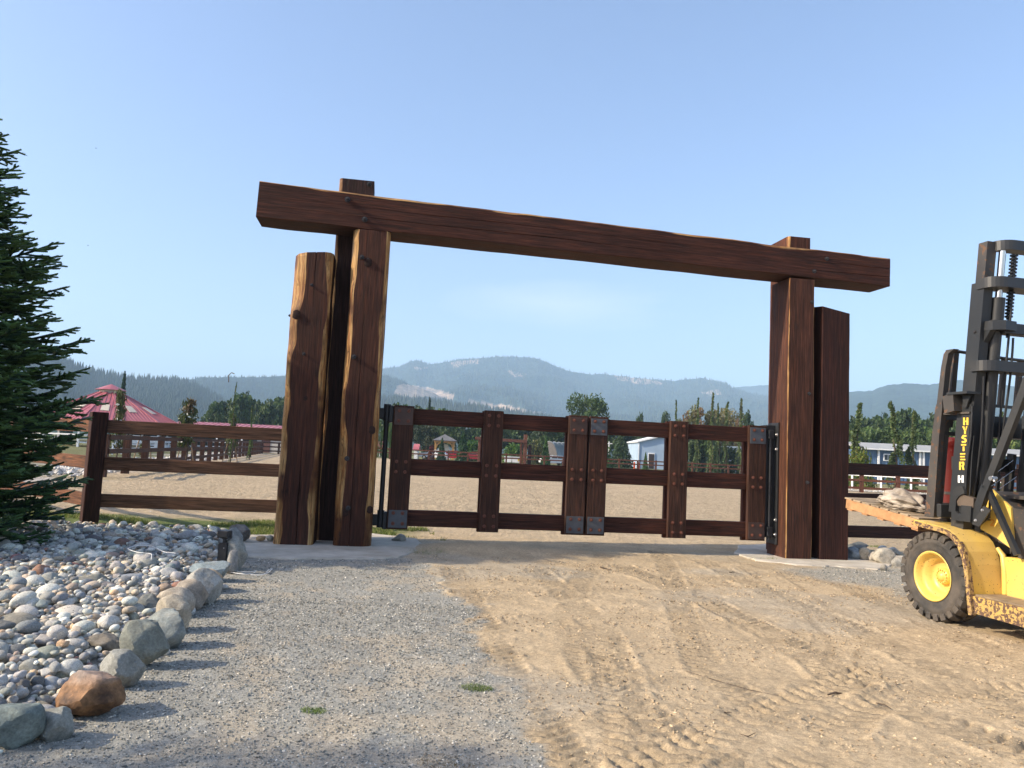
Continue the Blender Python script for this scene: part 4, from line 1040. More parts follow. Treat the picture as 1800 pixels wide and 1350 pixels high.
# ================================================================== FIR TREE
def fir(name, base, H, R, label, seed, vis_dir=None, dens=1.0, zcut=None):
    r = np.random.RandomState(seed); root = empty(name, base, 0, label, 'fir tree')
    mb = MB(); mb.tube([(0, 0, -.1), (.02, 0, H*.3), (0, .02, H*.7), (0, 0, H)], [.13, .10, .05, .01], 8); mb.build('trunk', BARK, root)
    S0 = []; S1 = []; TIP = []; brs = MB()
    z = .06; up = np.array([0, 0, 1.])
    while z < H-.1:
        nb = (11 if dens >= 1 else 8) if z < H*.7 else 8; a0 = r.rand()*6.28
        for k in range(nb):
            az = a0+6.28*k/nb+r.uniform(-.25, .25); L = R*max(.02, (1-(z/H)))**.60*r.uniform(.78, 1.12)
            L *= .80+.20*min(1, z/1.2)
            d = np.array([cos(az), sin(az), 0]); s = np.array([-sin(az), cos(az), 0])
            vis = 1.0 if vis_dir is None else (d@vis_dir > -.05)
            full = vis and (zcut is None or z < zcut)
            droop = -.10+.30*(z/H)
            def pt(t): return np.array([0, 0, z])+d*L*t+up*L*(droop*t+ .20*t*t-.10*(1-t)*t)
            B = [pt(t) for t in np.linspace(0, 1, 7)]
            brs.tube(B[::2], [.018, .012, .006, .003], 4)
            # needled twigs
            st = .062 if full else .16
            m = max(3, int(L*1.0/st))
            for i in range(m):
                t = .12+.88*i/m
                p = pt(t); side = 1 if i % 2 else -1
                l2 = min(.52, (1-t)*L*.50+.10)*r.uniform(.75, 1.15)
                dd = d*r.uniform(.55, .85)+s*side*r.uniform(.5, .85)+up*r.uniform(-.15, .38); dd /= np.linalg.norm(dd)
                nseg = max(1, int(l2/.075)); q = p
                for j in range(nseg):
                    e = q+dd*l2/nseg; S0.append(q); S1.append(e); TIP.append(j >= nseg-1)
                    if full and nseg > 2 and j > 0 and j < nseg-0:
                        for sd in (-1, 1):
                            if r.rand() < .85:
                                lat = np.cross(dd, up)*sd; d3 = dd*.7+lat*.7+up*r.uniform(-.12, .28); d3 /= np.linalg.norm(d3); l3 = min(.16, .075*(nseg-j))*r.uniform(.7, 1.2)
                                S0.append(e); S1.append(e+d3*l3); TIP.append(True)
                    q = e
            for t0, t1 in zip(np.linspace(.1, .93, m//2+1), np.linspace(.1, 1, m//2+1)[1:]):
                S0.append(pt(t0)); S1.append(pt(t1)); TIP.append(t1 > .9)
        z += r.uniform(.16, .23) if z < H*.75 else .22
    brs.build('branches', BARK, root)
    S0 = np.array(S0); S1 = np.array(S1); TIP = np.array(TIP); n = len(S0); print('fir segs', n)
    D = S1-S0; Ln = np.linalg.norm(D, axis=1); D /= Ln[:, None]
    A = np.cross(D, np.array([.01, .02, 1.])); A /= np.linalg.norm(A, axis=1)[:, None]; B = np.cross(D, A)
    vis = np.ones(n, bool)
    # core spindle: 3-sided, plus needles as slim triangles swept forward
    ang = np.arange(3)*2*pi/3
    ring = lambda P, rad: P[:, None]+(A[:, None]*np.cos(ang)[None, :, None]+B[:, None]*np.sin(ang)[None, :, None])*rad[:, None, None]
    rr = np.full(n, .016)
    core = np.concatenate([ring(S0, rr), ring(S1, rr*.8)], 1)
    cf = np.array([[0, 1, 4], [0, 4, 3], [1, 2, 5], [1, 5, 4], [2, 0, 3], [2, 3, 5]])
    K = 11 if dens >= 1 else 7
    t = (np.arange(K)[None]+r.rand(n, K))/K; th = r.rand(n, K)*2*pi
    # needles lie mostly to the sides and above
    outv = A[:, None]*np.cos(th)[..., None]*1.0+B[:, None]*np.sin(th)[..., None]*.75
    P = S0[:, None]+D[:, None]*(t*Ln[:, None])[..., None]
    nl = (.030+.012*r.rand(n, K))
    tipp = P+(outv*.80+D[:, None]*.62)*nl[..., None]
    w = np.cross(outv, D[:, None]); w /= np.linalg.norm(w, axis=2)[..., None]+1e-9; wd = .0060 if dens >= 1 else .006
    ne = np.stack([P-w*wd, P+w*wd, tipp], 2).reshape(n, K*3, 3)
    nf_ = np.arange(K*3).reshape(K, 3)+6
    V = np.concatenate([core, ne], 1).reshape(-1, 3); f = np.concatenate([cf, nf_])
    Fq = (f[None]+(np.arange(n)*(6+3*K))[:, None, None]).reshape(-1, 3)
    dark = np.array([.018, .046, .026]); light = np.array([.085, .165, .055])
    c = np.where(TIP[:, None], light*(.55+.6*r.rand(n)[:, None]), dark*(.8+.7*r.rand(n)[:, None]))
    c = np.repeat(c, 6+3*K, 0)
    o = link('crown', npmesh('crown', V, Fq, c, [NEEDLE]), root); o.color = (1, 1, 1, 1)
vd = np.array([.75, -.66, 0]); vd /= np.linalg.norm(vd)
fir('fir_tree', (-7.5, 9.55, 0), 5.9, 2.42, 'tall dark green fir with low sweeping boughs over the rock bed', 5, vd, 1.0, 6.0)
fir('fir_tree', (-8.2, 1.55, 0), 5.2, 1.6, 'second smaller fir whose shade falls across the near gravel', 6, np.array([0, 0, 9.]), .5, 0)

# ================================================================== GRASS AND TWIGS
def grass(name, xy, h0, h1, cols, seed, w=.004, lean=.5):
    r = np.random.RandomState(seed); n = len(xy); z = height(xy[:, 0], xy[:, 1])
    h = h0+(h1-h0)*r.rand(n); a = r.rand(n)*6.28; b = r.rand(n)*6.28; le = lean*r.rand(n)
    P = np.stack([xy[:, 0], xy[:, 1], z-.004], 1); s = np.stack([np.cos(a), np.sin(a), 0*a], 1)*w
    T = P+np.stack([np.cos(b)*le*h, np.sin(b)*le*h, h], 1)
    V = np.stack([P-s, P+s, T], 1).reshape(-1, 3); c = np.array(cols)[r.randint(0, len(cols), n)]*(.7+.6*r.rand(n))[:, None]
    o = link(name, npmesh(name, V, np.arange(n*3).reshape(-1, 3), np.repeat(c, 3, 0), [LEAF])); o.color = (1, 1, 1, 1); return o
GCOL = [(.12, .17, .04), (.09, .14, .035), (.20, .22, .07), (.30, .27, .13)]
r_ = np.random.RandomState(2); q = np.stack([r_.uniform(-9.5, -.9, 60000), r_.uniform(11.5, 15.2, 60000)], 1)
k = (fbm(q[:, 0]*1.3, q[:, 1]*1.3, 4)+.10*sst(14.5, 12.6, q[:, 1])+.0 > .50+.4*sst(14.0, 15.2, q[:, 1])) & (q[:, 1] > 12.3+.1*(q[:, 0]+4)) & ~((q[:, 0] > -3.6) & (q[:, 1] < 12.9)) & (q[:, 0] < -1.0-.3*(q[:, 1]-13))
q = q[k]; print('grass', len(q))
tag(grass('grass', q[:26000], .025, .085, GCOL, 4, .006, .9), 'patchy green grass growing along the fence line', 'grass', None, 'stuff')
def tuft(px, py, n, rad, h, cols, label, seed):
    c = gnd(px, py); r = np.random.RandomState(seed); a = r.rand(n)*6.28; d = rad*np.sqrt(r.rand(n))
    o = grass('grass_tuft', np.stack([c.x+np.cos(a)*d*1.4, c.y+np.sin(a)*d], 1), h*.4, h, cols, seed, .0022, 1.6); tag(o, label, 'grass')
tuft(838, 1208, 420, .075, .035, [(.10, .15, .04), (.16, .20, .06)], 'small green grass tuft in the gravel near the tyre tracks', 1)
tuft(553, 1250, 260, .055, .03, [(.10, .17, .04), (.17, .22, .06)], 'smaller green grass tuft in the middle of the gravel', 2)
tuft(790, 1343, 420, .11, .02, [(.20, .13, .06), (.26, .19, .10)], 'flattened brown dead grass patch in the near gravel', 3)
tuft(1340, 985, 220, .16, .06, [(.17, .20, .07), (.25, .24, .10)], 'thin weeds in front of the concrete pad by the hinge post', 4)
tuft(745, 975, 320, .25, .05, [(.14, .17, .06), (.26, .25, .12)], 'thin weeds beside the dirt heap and concrete pad', 5)
tuft(1540, 962, 160, .12, .07, [(.12, .17, .04)], 'green weeds growing among the rocks by the forklift wheel', 6)
def stick(pts, r, label, col=(.09, .06, .04), z=.006):
    P = []
    for a in pts: g = gnd(*a); g.z = gz(g.x, g.y)+z+r; P.append(g)
    tag(link('twig', MB().tube(P, [r*.7]+[r]*(len(P)-2)+[r*.4] if len(P) > 2 else [r, r*.5], 6).mesh('twig', [BARK])), label, 'twig')
stick([(1455, 1225), (1468, 1223), (1484, 1224)], .008, 'short thick brown stick on the dirt where two tracks meet')
stick([(1205, 1180), (1260, 1195), (1320, 1213), (1370, 1223)], .0022, 'long thin stem lying across the middle of the dirt')
stick([(1272, 1257), (1287, 1258)], .004, 'tiny dark twig on the dirt below the long thin stem')
stick([(1300, 1295), (1315, 1300), (1328, 1293)], .003, 'bent pale straw on the near dirt')
stick([(1540, 1240), (1556, 1244), (1566, 1250)], .005, 'dark curled bark chip beside the grey dirt patch')
stick([(1018, 1250), (1028, 1262)], .003, 'pale straw at the edge of the tyre track')
stick([(1055, 1001), (1075, 1005)], .009, 'dark clod of bark on the dirt in front of the gate')
stick([(1282, 1010), (1292, 1009)], .007, 'small dark chip on the dirt near the hinge post')
# ================================================================== TREES IN THE MIDDLE DISTANCE
def quads_at(P, size, rs, nrm=None, stretch=1.0, droop=0.):
    """leaf-sized quads at points P, random facing (or biased along nrm)"""
    n = len(P); a = rs.randn(n, 3)
    if nrm is not None: a = a*.8+nrm
    a /= np.linalg.norm(a, axis=1)[:, None]+1e-9
    u = np.cross(a, rs.randn(n, 3))
    if droop: u = u*(1-droop)+np.array([0, 0, -1.])*droop*1.5
    u /= np.linalg.norm(u, axis=1)[:, None]+1e-9; w = np.cross(a, u); w /= np.linalg.norm(w, axis=1)[:, None]+1e-9
    s = (size*(.6+.8*rs.rand(n)))[:, None]; U = u*s*stretch; W = w*s*.62
    V = np.stack([P-U, P-W*.9, P+U, P+W*.9], 1).reshape(-1, 3)
    return V, np.arange(n*4).reshape(-1, 4)
def crown_mesh(name, kind, seed, n, leaf, cols):
    """unit crown: base 0, height 1, half width .5"""
    r = np.random.RandomState(seed); P = []; C = []; cols = np.array(cols)
    if kind == 'broad':
        k = 26
        for i in range(k):
            z = .30+.62*r.rand(); R = .5*np.sqrt(max(.05, 1-((z-.52)/.50)**2)); a = r.rand()*6.28; q = R*(.35+.5*r.rand())
            c = np.array([cos(a)*q, sin(a)*q, z]); rad = .10+.09*r.rand(); m = n//k
            d = r.randn(m, 3); d /= np.linalg.norm(d, axis=1)[:, None]; d[:, 2] = d[:, 2]*.8+.1
            P.append(c+d*rad*(.72+.38*r.rand(m))[:, None]); C.append(np.repeat((cols[r.randint(len(cols))]*(.75+.5*r.rand()))[None], m, 0))
        m = n//6; d = r.randn(m, 3); d /= np.linalg.norm(d, axis=1)[:, None]; P.append(d*np.array([.33, .33, .30])+np.array([0, 0, .48])); C.append(np.repeat(cols[0][None]*.8, m, 0))
        P = np.concatenate(P); C = np.concatenate(C); V, F_ = quads_at(P, leaf, r)
    elif kind == 'spruce':
        m = n; t = r.rand(m)**.75; z = .04+.95*(1-t) ; lay = (z*22+r.rand()*1) % 1
        R = .5*(1-z)**.9*(.72+.32*(1-lay)); a = r.rand(m)*6.28; a = np.round(a*(8+4*(1-z)))/(8+4*(1-z))+r.randn(m)*.07+z*9
        q = R*np.sqrt(.12+.88*r.rand(m)); P = np.stack([np.cos(a)*q, np.sin(a)*q, z-.10*q-.0], 1)
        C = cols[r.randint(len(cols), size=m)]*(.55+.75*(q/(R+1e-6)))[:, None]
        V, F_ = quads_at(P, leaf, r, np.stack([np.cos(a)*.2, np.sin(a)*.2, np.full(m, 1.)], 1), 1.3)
    elif kind == 'weeping':
        nb = 46; m = n//(nb+8)
        for i in range(nb):
            z0 = .10+.88*(i+r.rand())/nb; R = .5*(.07+.26*(1-z0) if z0 > .5 else .26+.85*(.5-z0))*r.uniform(.5, 1.35); a = r.rand()*6.28; dr = r.uniform(.07, .18)*(1 if z0 < .7 else .6)
            t = r.rand(m)**.7; sw = .10*np.sin(z0*8+seed)+.05*np.sin(z0*19+seed*2)
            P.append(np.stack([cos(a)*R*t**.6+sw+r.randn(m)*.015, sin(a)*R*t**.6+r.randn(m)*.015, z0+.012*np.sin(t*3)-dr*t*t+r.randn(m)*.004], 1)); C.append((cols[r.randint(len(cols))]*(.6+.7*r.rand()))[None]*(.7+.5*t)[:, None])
        m2 = m*8; z = r.rand(m2); P.append(np.stack([.10*np.sin(z*8+seed)+.05*np.sin(z*19+seed*2)+r.randn(m2)*.022*(1.25-z)*2, r.randn(m2)*.04, z*.99], 1)); C.append(np.repeat(cols[0][None]*.7, m2, 0))
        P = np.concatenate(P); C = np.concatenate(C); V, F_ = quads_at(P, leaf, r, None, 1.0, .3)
        k4 = np.repeat(P, 4, 0); V = k4+(V-k4)*np.array([2.6, 2.6, .62])
    elif kind == 'column':
        m = n; z = r.rand(m); R = .5*np.minimum(1, (1-z)*3.2+.08)**.8; a = r.rand(m)*6.28; q = R*(.75+.28*r.rand(m)); P = np.stack([np.cos(a)*q, np.sin(a)*q, z], 1)
        C = cols[r.randint(len(cols), size=m)]*(.7+.6*r.rand(m))[:, None]; V, F_ = quads_at(P, leaf, r, None, 1.6, .4)
    elif kind == 'magnolia':
        k = 15; m = n//k
        for i in range(k):
            z = .22+.75*i/k; c = np.array([r.uniform(-.34, .34)*(1.1-z), r.uniform(-.34, .34)*(1.1-z), z]); d = r.randn(m, 3)*.5*np.array([.17, .17, .06]); P.append(c+d)
            C.append(np.repeat((cols[r.randint(len(cols))]*(.8+.4*r.rand()))[None], m, 0))
        P = np.concatenate(P); C = np.concatenate(C); V, F_ = quads_at(P, leaf, r, None, 1.7)
    elif kind == 'bush':
        m = n; d = r.randn(m, 3); d /= np.linalg.norm(d, axis=1)[:, None]; d[:, 2] = np.abs(d[:, 2]); b = 1+.22*np.sin(d[:, 0]*9+seed)*np.cos(d[:, 1]*8)
        P = d*np.array([.5, .5, .95])*(b*(.80+.25*r.rand(m)))[:, None]; C = cols[r.randint(len(cols), size=m)]*(.7+.6*r.rand(m))[:, None]; V, F_ = quads_at(P, leaf, r)
    return npmesh(name, V, F_, np.repeat(C, 4, 0), [LEAF])
_crown = {}
def crown(kind, var, n, leaf, cols):
    k = (kind, var, n, leaf)
    if k not in _crown: _crown[k] = crown_mesh(kind+'_crown', kind, 50+var*7, n, leaf, cols)
    return _crown[k]
def ctrunk(h, r):
    return MB().tube([(0, 0, -.3), (.03*h, 0, h*.3), (0, .02*h, h*.6), (0, 0, h)], [r*1.4, r, r*.7, r*.3], 6)
def tree(px0, px1, ytop, Y, kind, var, tint, label, name='tree', cat='tree', group=None, n=2600, leaf=.035, cols=((.05, .085, .025), (.035, .065, .02), (.07, .10, .03)), base=0., stake=False, clear=None):
    cx = (px0+px1)/2; t = aty(cx, ytop, Y); a = aty(px0, 780, Y); b = aty(px1, 780, Y); w = (b-a).length
    gx = aty(cx, 800, Y).x; H = t.z-base; root = empty(name, (gx, Y, base), 0, label, cat, group)
    o = link('crown', crown(kind, var, n, leaf, cols), root); o.color = (*tint, 1)
    c0 = clear if clear is not None else (0 if kind in ('weeping', 'column', 'bush', 'spruce') else .12)
    o.location = (0, 0, H*c0); o.scale = (w, w, H*(1-c0)); o.rotation_euler = (0, 0, var*1.7+px0*.013)
    if kind != 'bush':
        tr = ctrunk(H*(.93 if kind in ('weeping', 'spruce', 'magnolia') else .7), max(.03, min(.3, w*.03))).build('trunk', BARK, root)
    if stake:
        mb = MB(); 
        for s in (-1, 1): mb.cyl((s*.5, 0, 0), (s*.2, 0, 1.5), .03, n=5)
        mb.build('stake', BARKW, root)
    return root
random.seed(21)
BCOL = ((.055, .085, .030), (.040, .065, .022), (.075, .100, .036))
DCOL = ((.022, .042, .022), (.03, .055, .025), (.018, .035, .02))
# big landmark trees
tree(980, 1072, 697, 150, 'broad', 0, (1.0, 1.1, .9), 'large rounded leafy green tree rising above the middle of the gate', n=6000, leaf=.022, cols=BCOL, clear=.05)
tree(1066, 1118, 752, 128, 'spruce', 1, (1.5, 1.4, 1.2), 'broad dark shaggy conifer beside the pale blue barn', n=4500, leaf=.03, cols=DCOL)
tree(724, 772, 742, 135, 'broad', 2, (.8, .8, .7), 'wide dark spreading cedar behind the first gate opening', n=4500, leaf=.028, cols=DCOL+((.07, .08, .045),), clear=.02)
tree(738, 762, 699, 160, 'spruce', 2, (1, 1, 1), 'dark fir tip poking above the top gate rail', n=1800, leaf=.05, cols=DCOL)
for i, (a, b, t, l) in enumerate([(1113, 1131, 729, 'small dark round topped tree just above the gate rail'), (1157, 1178, 727, 'dark dome shaped tree above the rail near the slim weeping trees'), (1303, 1327, 727, 'grey green rounded tree beside the tall brown gate post')]):
    tree(a, b, t, 170, 'broad', i, (.8, .95, .95), l, n=2200, leaf=.04, cols=BCOL)
OL = ((.13, .13, .05), (.10, .11, .045), (.16, .14, .06), (.17, .11, .06))
for i, (a, b, t, Y, l) in enumerate([(1196, 1262, 717, 132, 'broad olive and russet willow like tree behind the gate'), (1232, 1300, 722, 138, 'pale olive shrubby tree beside the russet one'), (1268, 1318, 724, 150, 'grey green leafy tree behind the weeping spires'), (1182, 1216, 732, 142, 'small olive tree against the mountain foot')]):
    tree(a, b, t, Y, 'broad', i+1, (1, 1, 1), l, n=4200, leaf=.026, cols=OL, clear=.0)
for i, (a, b, t, Y, l) in enumerate([(1196, 1236, 762, 118, 'dense dark green shrub below the second gate stile'), (1224, 1266, 758, 118, 'dense dark green bush between the weeping trees'), (1256, 1306, 786, 120, 'low dark hedge in front of the grey building'), (1030, 1076, 782, 122, 'bright green bush beside the white utility pole'), (812, 848, 774, 125, 'green hedge clump behind the parked cars'), (884, 922, 782, 124, 'bright green rounded bush beside the brown portal'), (928, 958, 776, 124, 'russet and green bush beside the grey hoop shed'), (1012, 1040, 740, 150, 'green leafy mass beyond the hoop shed')]):
    tree(a, b, t, Y, 'bush', i, [(1, 1, 1), (1, 1.1, .9), (1, 1, 1), (2.2, 2.4, 1.4), (1.5, 1.9, 1.1), (2.0, 2.4, 1.3), (2.4, 1.6, 1.4), (1.5, 1.6, 1.4)][i], l, 'bush', 'bush', n=2400, leaf=.055, cols=((.035, .06, .022), (.025, .045, .018), (.05, .075, .028)))
# slim weeping conifers
WC = ((.10, .14, .05), (.07, .11, .04), (.13, .16, .06))
for i, (c, t, w, l) in enumerate([(1187, 700, 22, 'slim weeping evergreen, the one nearest the barn'), (1224, 697, 26, 'slim weeping evergreen with a short side spray, second from the barn'), (1249, 687, 30, 'tallest slim weeping evergreen behind the gate'), (1261, 705, 22, 'short slim weeping evergreen just beside the tallest one'), (1274, 704, 34, 'weeping evergreen with its tip bent over sideways'), (1301, 697, 34, 'slim weeping evergreen standing nearest the tall brown post')]):
    tree(c-w/2, c+w/2, t, 108, 'weeping', i % 3, (1, 1, 1), l, 'weeping_conifer', 'tree', 'slim weeping evergreens behind the arena', 1500, .02, WC)
for i, (c, t, w, l) in enumerate([(1508, 706, 60, 'weeping evergreen beside the dark post with a broad lower skirt'), (1572, 703, 56, 'weeping evergreen in front of the blue building window'), (1604, 720, 48, 'weeping evergreen standing between the window and white downpipe'), (1763, 722, 26, 'weeping evergreen tip seen behind the forklift cab')]):
    tree(c-w/2, c+w/2, t, 68, 'weeping', i % 3, (1, 1, 1), l, 'weeping_conifer', 'tree', 'weeping evergreens by the blue building', 3400, .018, WC)
tree(1486, 1534, 788, 64, 'bush', 3, (1.8, 1.9, 1.0), 'yellow green rounded shrub beside the blue building', 'bush', 'bush', None, 2400, .04, ((.06, .08, .02), (.08, .07, .03), (.05, .07, .02)))
# far wood behind the blue building, and the one to the left: single crowns in rows
LANDM = [(-150, 'left of the round arena'), (60, 'behind the fir boughs'), (190, 'above the round arena roof'), (330, 'above the stable roof end'), (390, 'beside the leaning cedar'), (450, 'above the stable roof'), (560, 'behind the dark posts'), (680, 'beside the pivot pole'), (745, 'above the pavilion'), (820, 'beside the gate stile'), (880, 'behind the far gateway'), (950, 'behind the hoop shed'), (1030, 'below the big round tree'), (1110, 'beside the pale barn'), (1180, 'behind the pale barn'), (1250, 'behind the weeping spires'), (1480, 'beside the dark short post'), (1530, 'above the blue building end'), (1575, 'above the blue building window'), (1620, 'beside the load guard'), (1700, 'behind the mast'), (1780, 'behind the cab guard'), (1900, 'past the forklift')]
def wood(rng, ytop, Y, step, label, group, kinds, tint, seed):
    r = random.Random(seed); x = rng[0]; i = 0
    while x < rng[1]:
        w = r.uniform(.8, 1.3)*step*2.3; t = np.interp(x+w/2, [p[0] for p in ytop], [p[1] for p in ytop])+r.uniform(-3, 4); k = r.choice(kinds)
        f = r.uniform(.75, 1.2); tree(x, x+w*(1 if k == 'broad' else .45), t, Y+r.uniform(-12, 12), k, i % 4, tuple(q*f for q in tint), ('pale ' if f > 1.08 else 'very dark ' if f < .86 else '')+('wide ' if w > step*2.6 else '')+('pointed ' if k == 'spruce' else '')+label.split(' in the')[0].split(' at the')[0].split(' behind the')[0]+' '+min(LANDM, key=lambda q: abs(q[0]-x))[1]+' in the wood', 'tree', 'tree', group, 1700 if k == 'broad' else 1300, .05, BCOL if k == 'broad' else DCOL)
        x += step*r.uniform(.7, 1.1); i += 1
wood((1440, 1900), [(1440, 738), (1500, 733), (1540, 734), (1575, 724), (1600, 726), (1612, 738), (1640, 730), (1700, 736), (1900, 740)], 150, 22, 'grey green tree in the wood behind the blue building', 'trees of the wood behind the blue building', ['broad'], (.95, 1.0, .9), 3)
wood((1450, 1900), [(1440, 752), (1900, 757)], 118, 24, 'green tree at the front edge of the wood behind the blue building', 'front trees of the wood behind the blue building', ['broad'], (1.15, 1.2, .9), 13)
wood((330, 760), [(330, 742), (360, 733), (372, 712), (385, 705), (400, 692), (418, 688), (432, 706), (470, 702), (520, 700), (600, 702), (680, 712), (760, 716)], 185, 17, 'dark green tree in the wood behind the stable roof', 'trees of the wood behind the stable', ['broad', 'broad', 'broad', 'spruce'], (.9, 1.0, .95), 4)
wood((740, 1200), [(740, 748), (820, 746), (900, 748), (960, 742), (1000, 744), (1120, 748), (1200, 752)], 170, 20, 'hazy dark tree in the wood behind the far arena fence', 'trees of the wood behind the far fence', ['broad'], (.9, 1.0, 1.0), 5)
wood((-300, 340), [(-300, 700), (0, 712), (110, 722), (260, 738), (340, 742)], 200, 30, 'dark tree behind the round red roofed arena', 'trees behind the round arena', ['broad', 'spruce'], (.9, 1.0, 1.0), 6)
# nearer single trees
tree(190, 222, 652, 120, 'spruce', 3, (1.2, 1.3, 1.5), 'tall grey green spruce rising behind the red arena roof', n=2600, leaf=.035, cols=DCOL)
MC = ((.075, .085, .03), (.055, .07, .025), (.11, .08, .045))
for i, (a, b, t, Y, l) in enumerate([(183, 222, 684, 33, 'staked young magnolia with a bare gap in its crown before the red roof'), (300, 352, 699, 41, 'staked full magnolia with pale flowers beside the round arena'), (392, 418, 727, 52, 'small young magnolia along the arena fence by the stable'), (240, 262, 768, 38, 'low young magnolia behind the fence posts')]):
    tr = tree(a, b, t, Y, 'magnolia', i, (1, 1, 1), l, 'magnolia_tree', 'tree', None, 1000, .035, MC, stake=True, clear=.1)
    rr = np.random.RandomState(i); k = 14 if i == 1 else 5; W = aty(b, 780, Y).x-aty(a, 780, Y).x; HH = aty(a, t, Y).z
    P = np.stack([rr.uniform(-.36, .36, k)*W, -W*.3*rr.rand(k), HH*(.35+.5*rr.rand(k))], 1); V, F_ = quads_at(P, .07, rr, np.array([[0, -1., 0]]).repeat(k, 0))
    link('flowers', npmesh('flowers', V, F_, np.full((k*4, 3), .75), [LEAF]), tr).color = (1, 1, 1, 1)
tree(396, 412, 668, 46, 'weeping', 1, (.8, .85, .8), 'tall thin leaning weeping cedar with a drooping bare tip', 'weeping_conifer', 'tree', None, 1500, .016, WC)
tip = aty(404, 655, 46); 
mb = MB(); q = aty(402, 672, 46); mb.tube([q, aty(402, 660, 46), aty(407, 655, 46), aty(412, 657, 46)], .03, 4); o = mb.build('bare_tip', BARK, bpy.data.objects['weeping_conifer.010']); o.location = -Vector(bpy.data.objects['weeping_conifer.010'].location)
tree(430, 446, 711, 60, 'weeping', 2, (1, 1, 1), 'short weeping conifer with arching limbs before the stable roof', 'weeping_conifer', 'tree', None, 1300, .03, WC)
for i, c in enumerate((664, 674, 684, 692)): tree(c-6, c+6, 745, 112, 'column', i, (1.2, 1.3, .9), 'clipped columnar cedar in the row behind the pivot pole', 'columnar_cedar', 'tree', 'row of columnar cedars', 900, .05, ((.05, .085, .02), (.07, .10, .025)))
for i, (a, b, t, l) in enumerate([(766, 786, 769, 'small dark spruce in front of the timber pavilion'), (798, 828, 757, 'dark green spruce beside the timber pavilion'), (948, 970, 768, 'young yellow green spruce in front of the hoop shed'), (1128, 1142, 795, 'small leafy sapling in front of the pale blue barn')]):
    tree(a, b, t, 113, 'spruce', i, [(1.1, 1.3, 1.1), (1.1, 1.4, 1.1), (2.0, 2.3, 1.0), (2.2, 2.2, 1.2)][i], l, 'spruce_tree' if i < 3 else 'sapling', 'tree', None, 1500, .05, DCOL)
tree(752, 764, 784, 114, 'bush', 1, (2.4, .7, 1.0), 'dark purple red shrub beside the pavilion', 'bush', 'bush', None, 900, .07, ((.06, .03, .03), (.04, .02, .02)))

# ================================================================== BUILDINGS
def faced(name, mb, mat, parent, color=None): return mb.build(name, mat, parent, color)
# round arena with a red metal roof
ac = aty(190, 760, 82); R0 = 7.9; ez = aty(305, 745, 82).z-.15; az_ = aty(188, 684, 82).z
ac = aty(188, 760, 82+R0); ar = empty('round_arena', (ac.x, 82+R0, 0), radians(8), 'round riding arena under a faded red metal roof with a small cupola', 'arena')
NS = 12; rt = 1.35
for i in range(NS):
    a0 = 2*pi*i/NS; a1 = 2*pi*(i+1)/NS
    P = lambda a, r, z: Vector((cos(a)*r, sin(a)*r, z))
    zr = lambda r: ez+(az_-ez)*(R0+.5-r)/(R0+.5-rt)
    mb = MB(); o_, i_ = R0+.5, rt
    q = [P(a0, o_, zr(o_)), P(a1, o_, zr(o_)), P(a1, i_, zr(i_)), P(a0, i_, zr(i_))]
    mb.add(q+[v-Vector((0, 0, .06)) for v in q], [(0, 1, 2, 3), (7, 6, 5, 4), (0, 4, 5, 1), (1, 5, 6, 2), (2, 6, 7, 3), (3, 7, 4, 0)])
    sec = mb.build('roof_panel', ROOFRED, ar)
    nr_ = 11                       # standing seams
    sm = MB(); up = (q[1]-q[0]).cross(q[3]-q[0]).normalized()
    for k in range(1, nr_):
        f = k/nr_; a = q[0].lerp(q[1], f); mid = (q[0]+q[1])/2; inn = (q[3]+q[2])/2-mid; run = inn
        # seam runs square to the eave until it meets a hip
        half = (q[1]-q[0]).length/2; hi = (q[2]-q[3]).length/2; off = abs(f-.5)*2*half
        t = 1.0 if off <= hi else (half-off)/(half-hi)
        b = a+run*t; sm.bar(a+up*.02, b+up*.02, .06, .05, 0, up)
    sm.build('seam', ROOFRED, sec)
    mb = MB(); mb.bar(q[0]+Vector((0, 0, .04)), q[3]+Vector((0, 0, .04)), .32, .09); mb.build('ridge_cap', ROOFRED, ar)
    c = lambda s, r: q[0].lerp(q[1], s).lerp(q[3].lerp(q[2], s), r)+up*.07
    mb = MB(); w4 = [c(.36, .36), c(.64, .36), c(.66, .56), c(.34, .56)]; mb.add(w4+[v-up*.05 for v in w4], [(0, 1, 2, 3), (0, 4, 5, 1), (1, 5, 6, 2), (2, 6, 7, 3), (3, 7, 4, 0)]); mb.build('skylight', SKYLT, ar)
    p = P(a0, R0, 0); mb = MB(); mb.box((p.x, p.y, ez/2), (.2, .2, ez)); mb.build('post', WHITEV, ar)
    p2 = P(a1, R0, 0)
    mb = MB(); mb.bar(p+Vector((0, 0, ez-.15)), p2+Vector((0, 0, ez-.15)), .1, .35); mb.build('eave_beam', WHITEV, ar)
    mb = MB()
    for z in (.5, .9, 1.3): mb.bar(p+Vector((0, 0, z)), p2+Vector((0, 0, z)), .06, .14)
    mb.build('rail', WHITEV, ar)
mb = MB(); mb.cyl((0, 0, az_-.05), (0, 0, az_+.38), rt*.9, n=NS, sm=False); mb.build('cupola_wall', SKYLT, ar)
mb = MB(); mb.cyl((0, 0, az_+.36), (0, 0, az_+1.05), rt*1.28, .08, n=NS, sm=False); mb.build('cupola_roof', ROOFRED, ar)
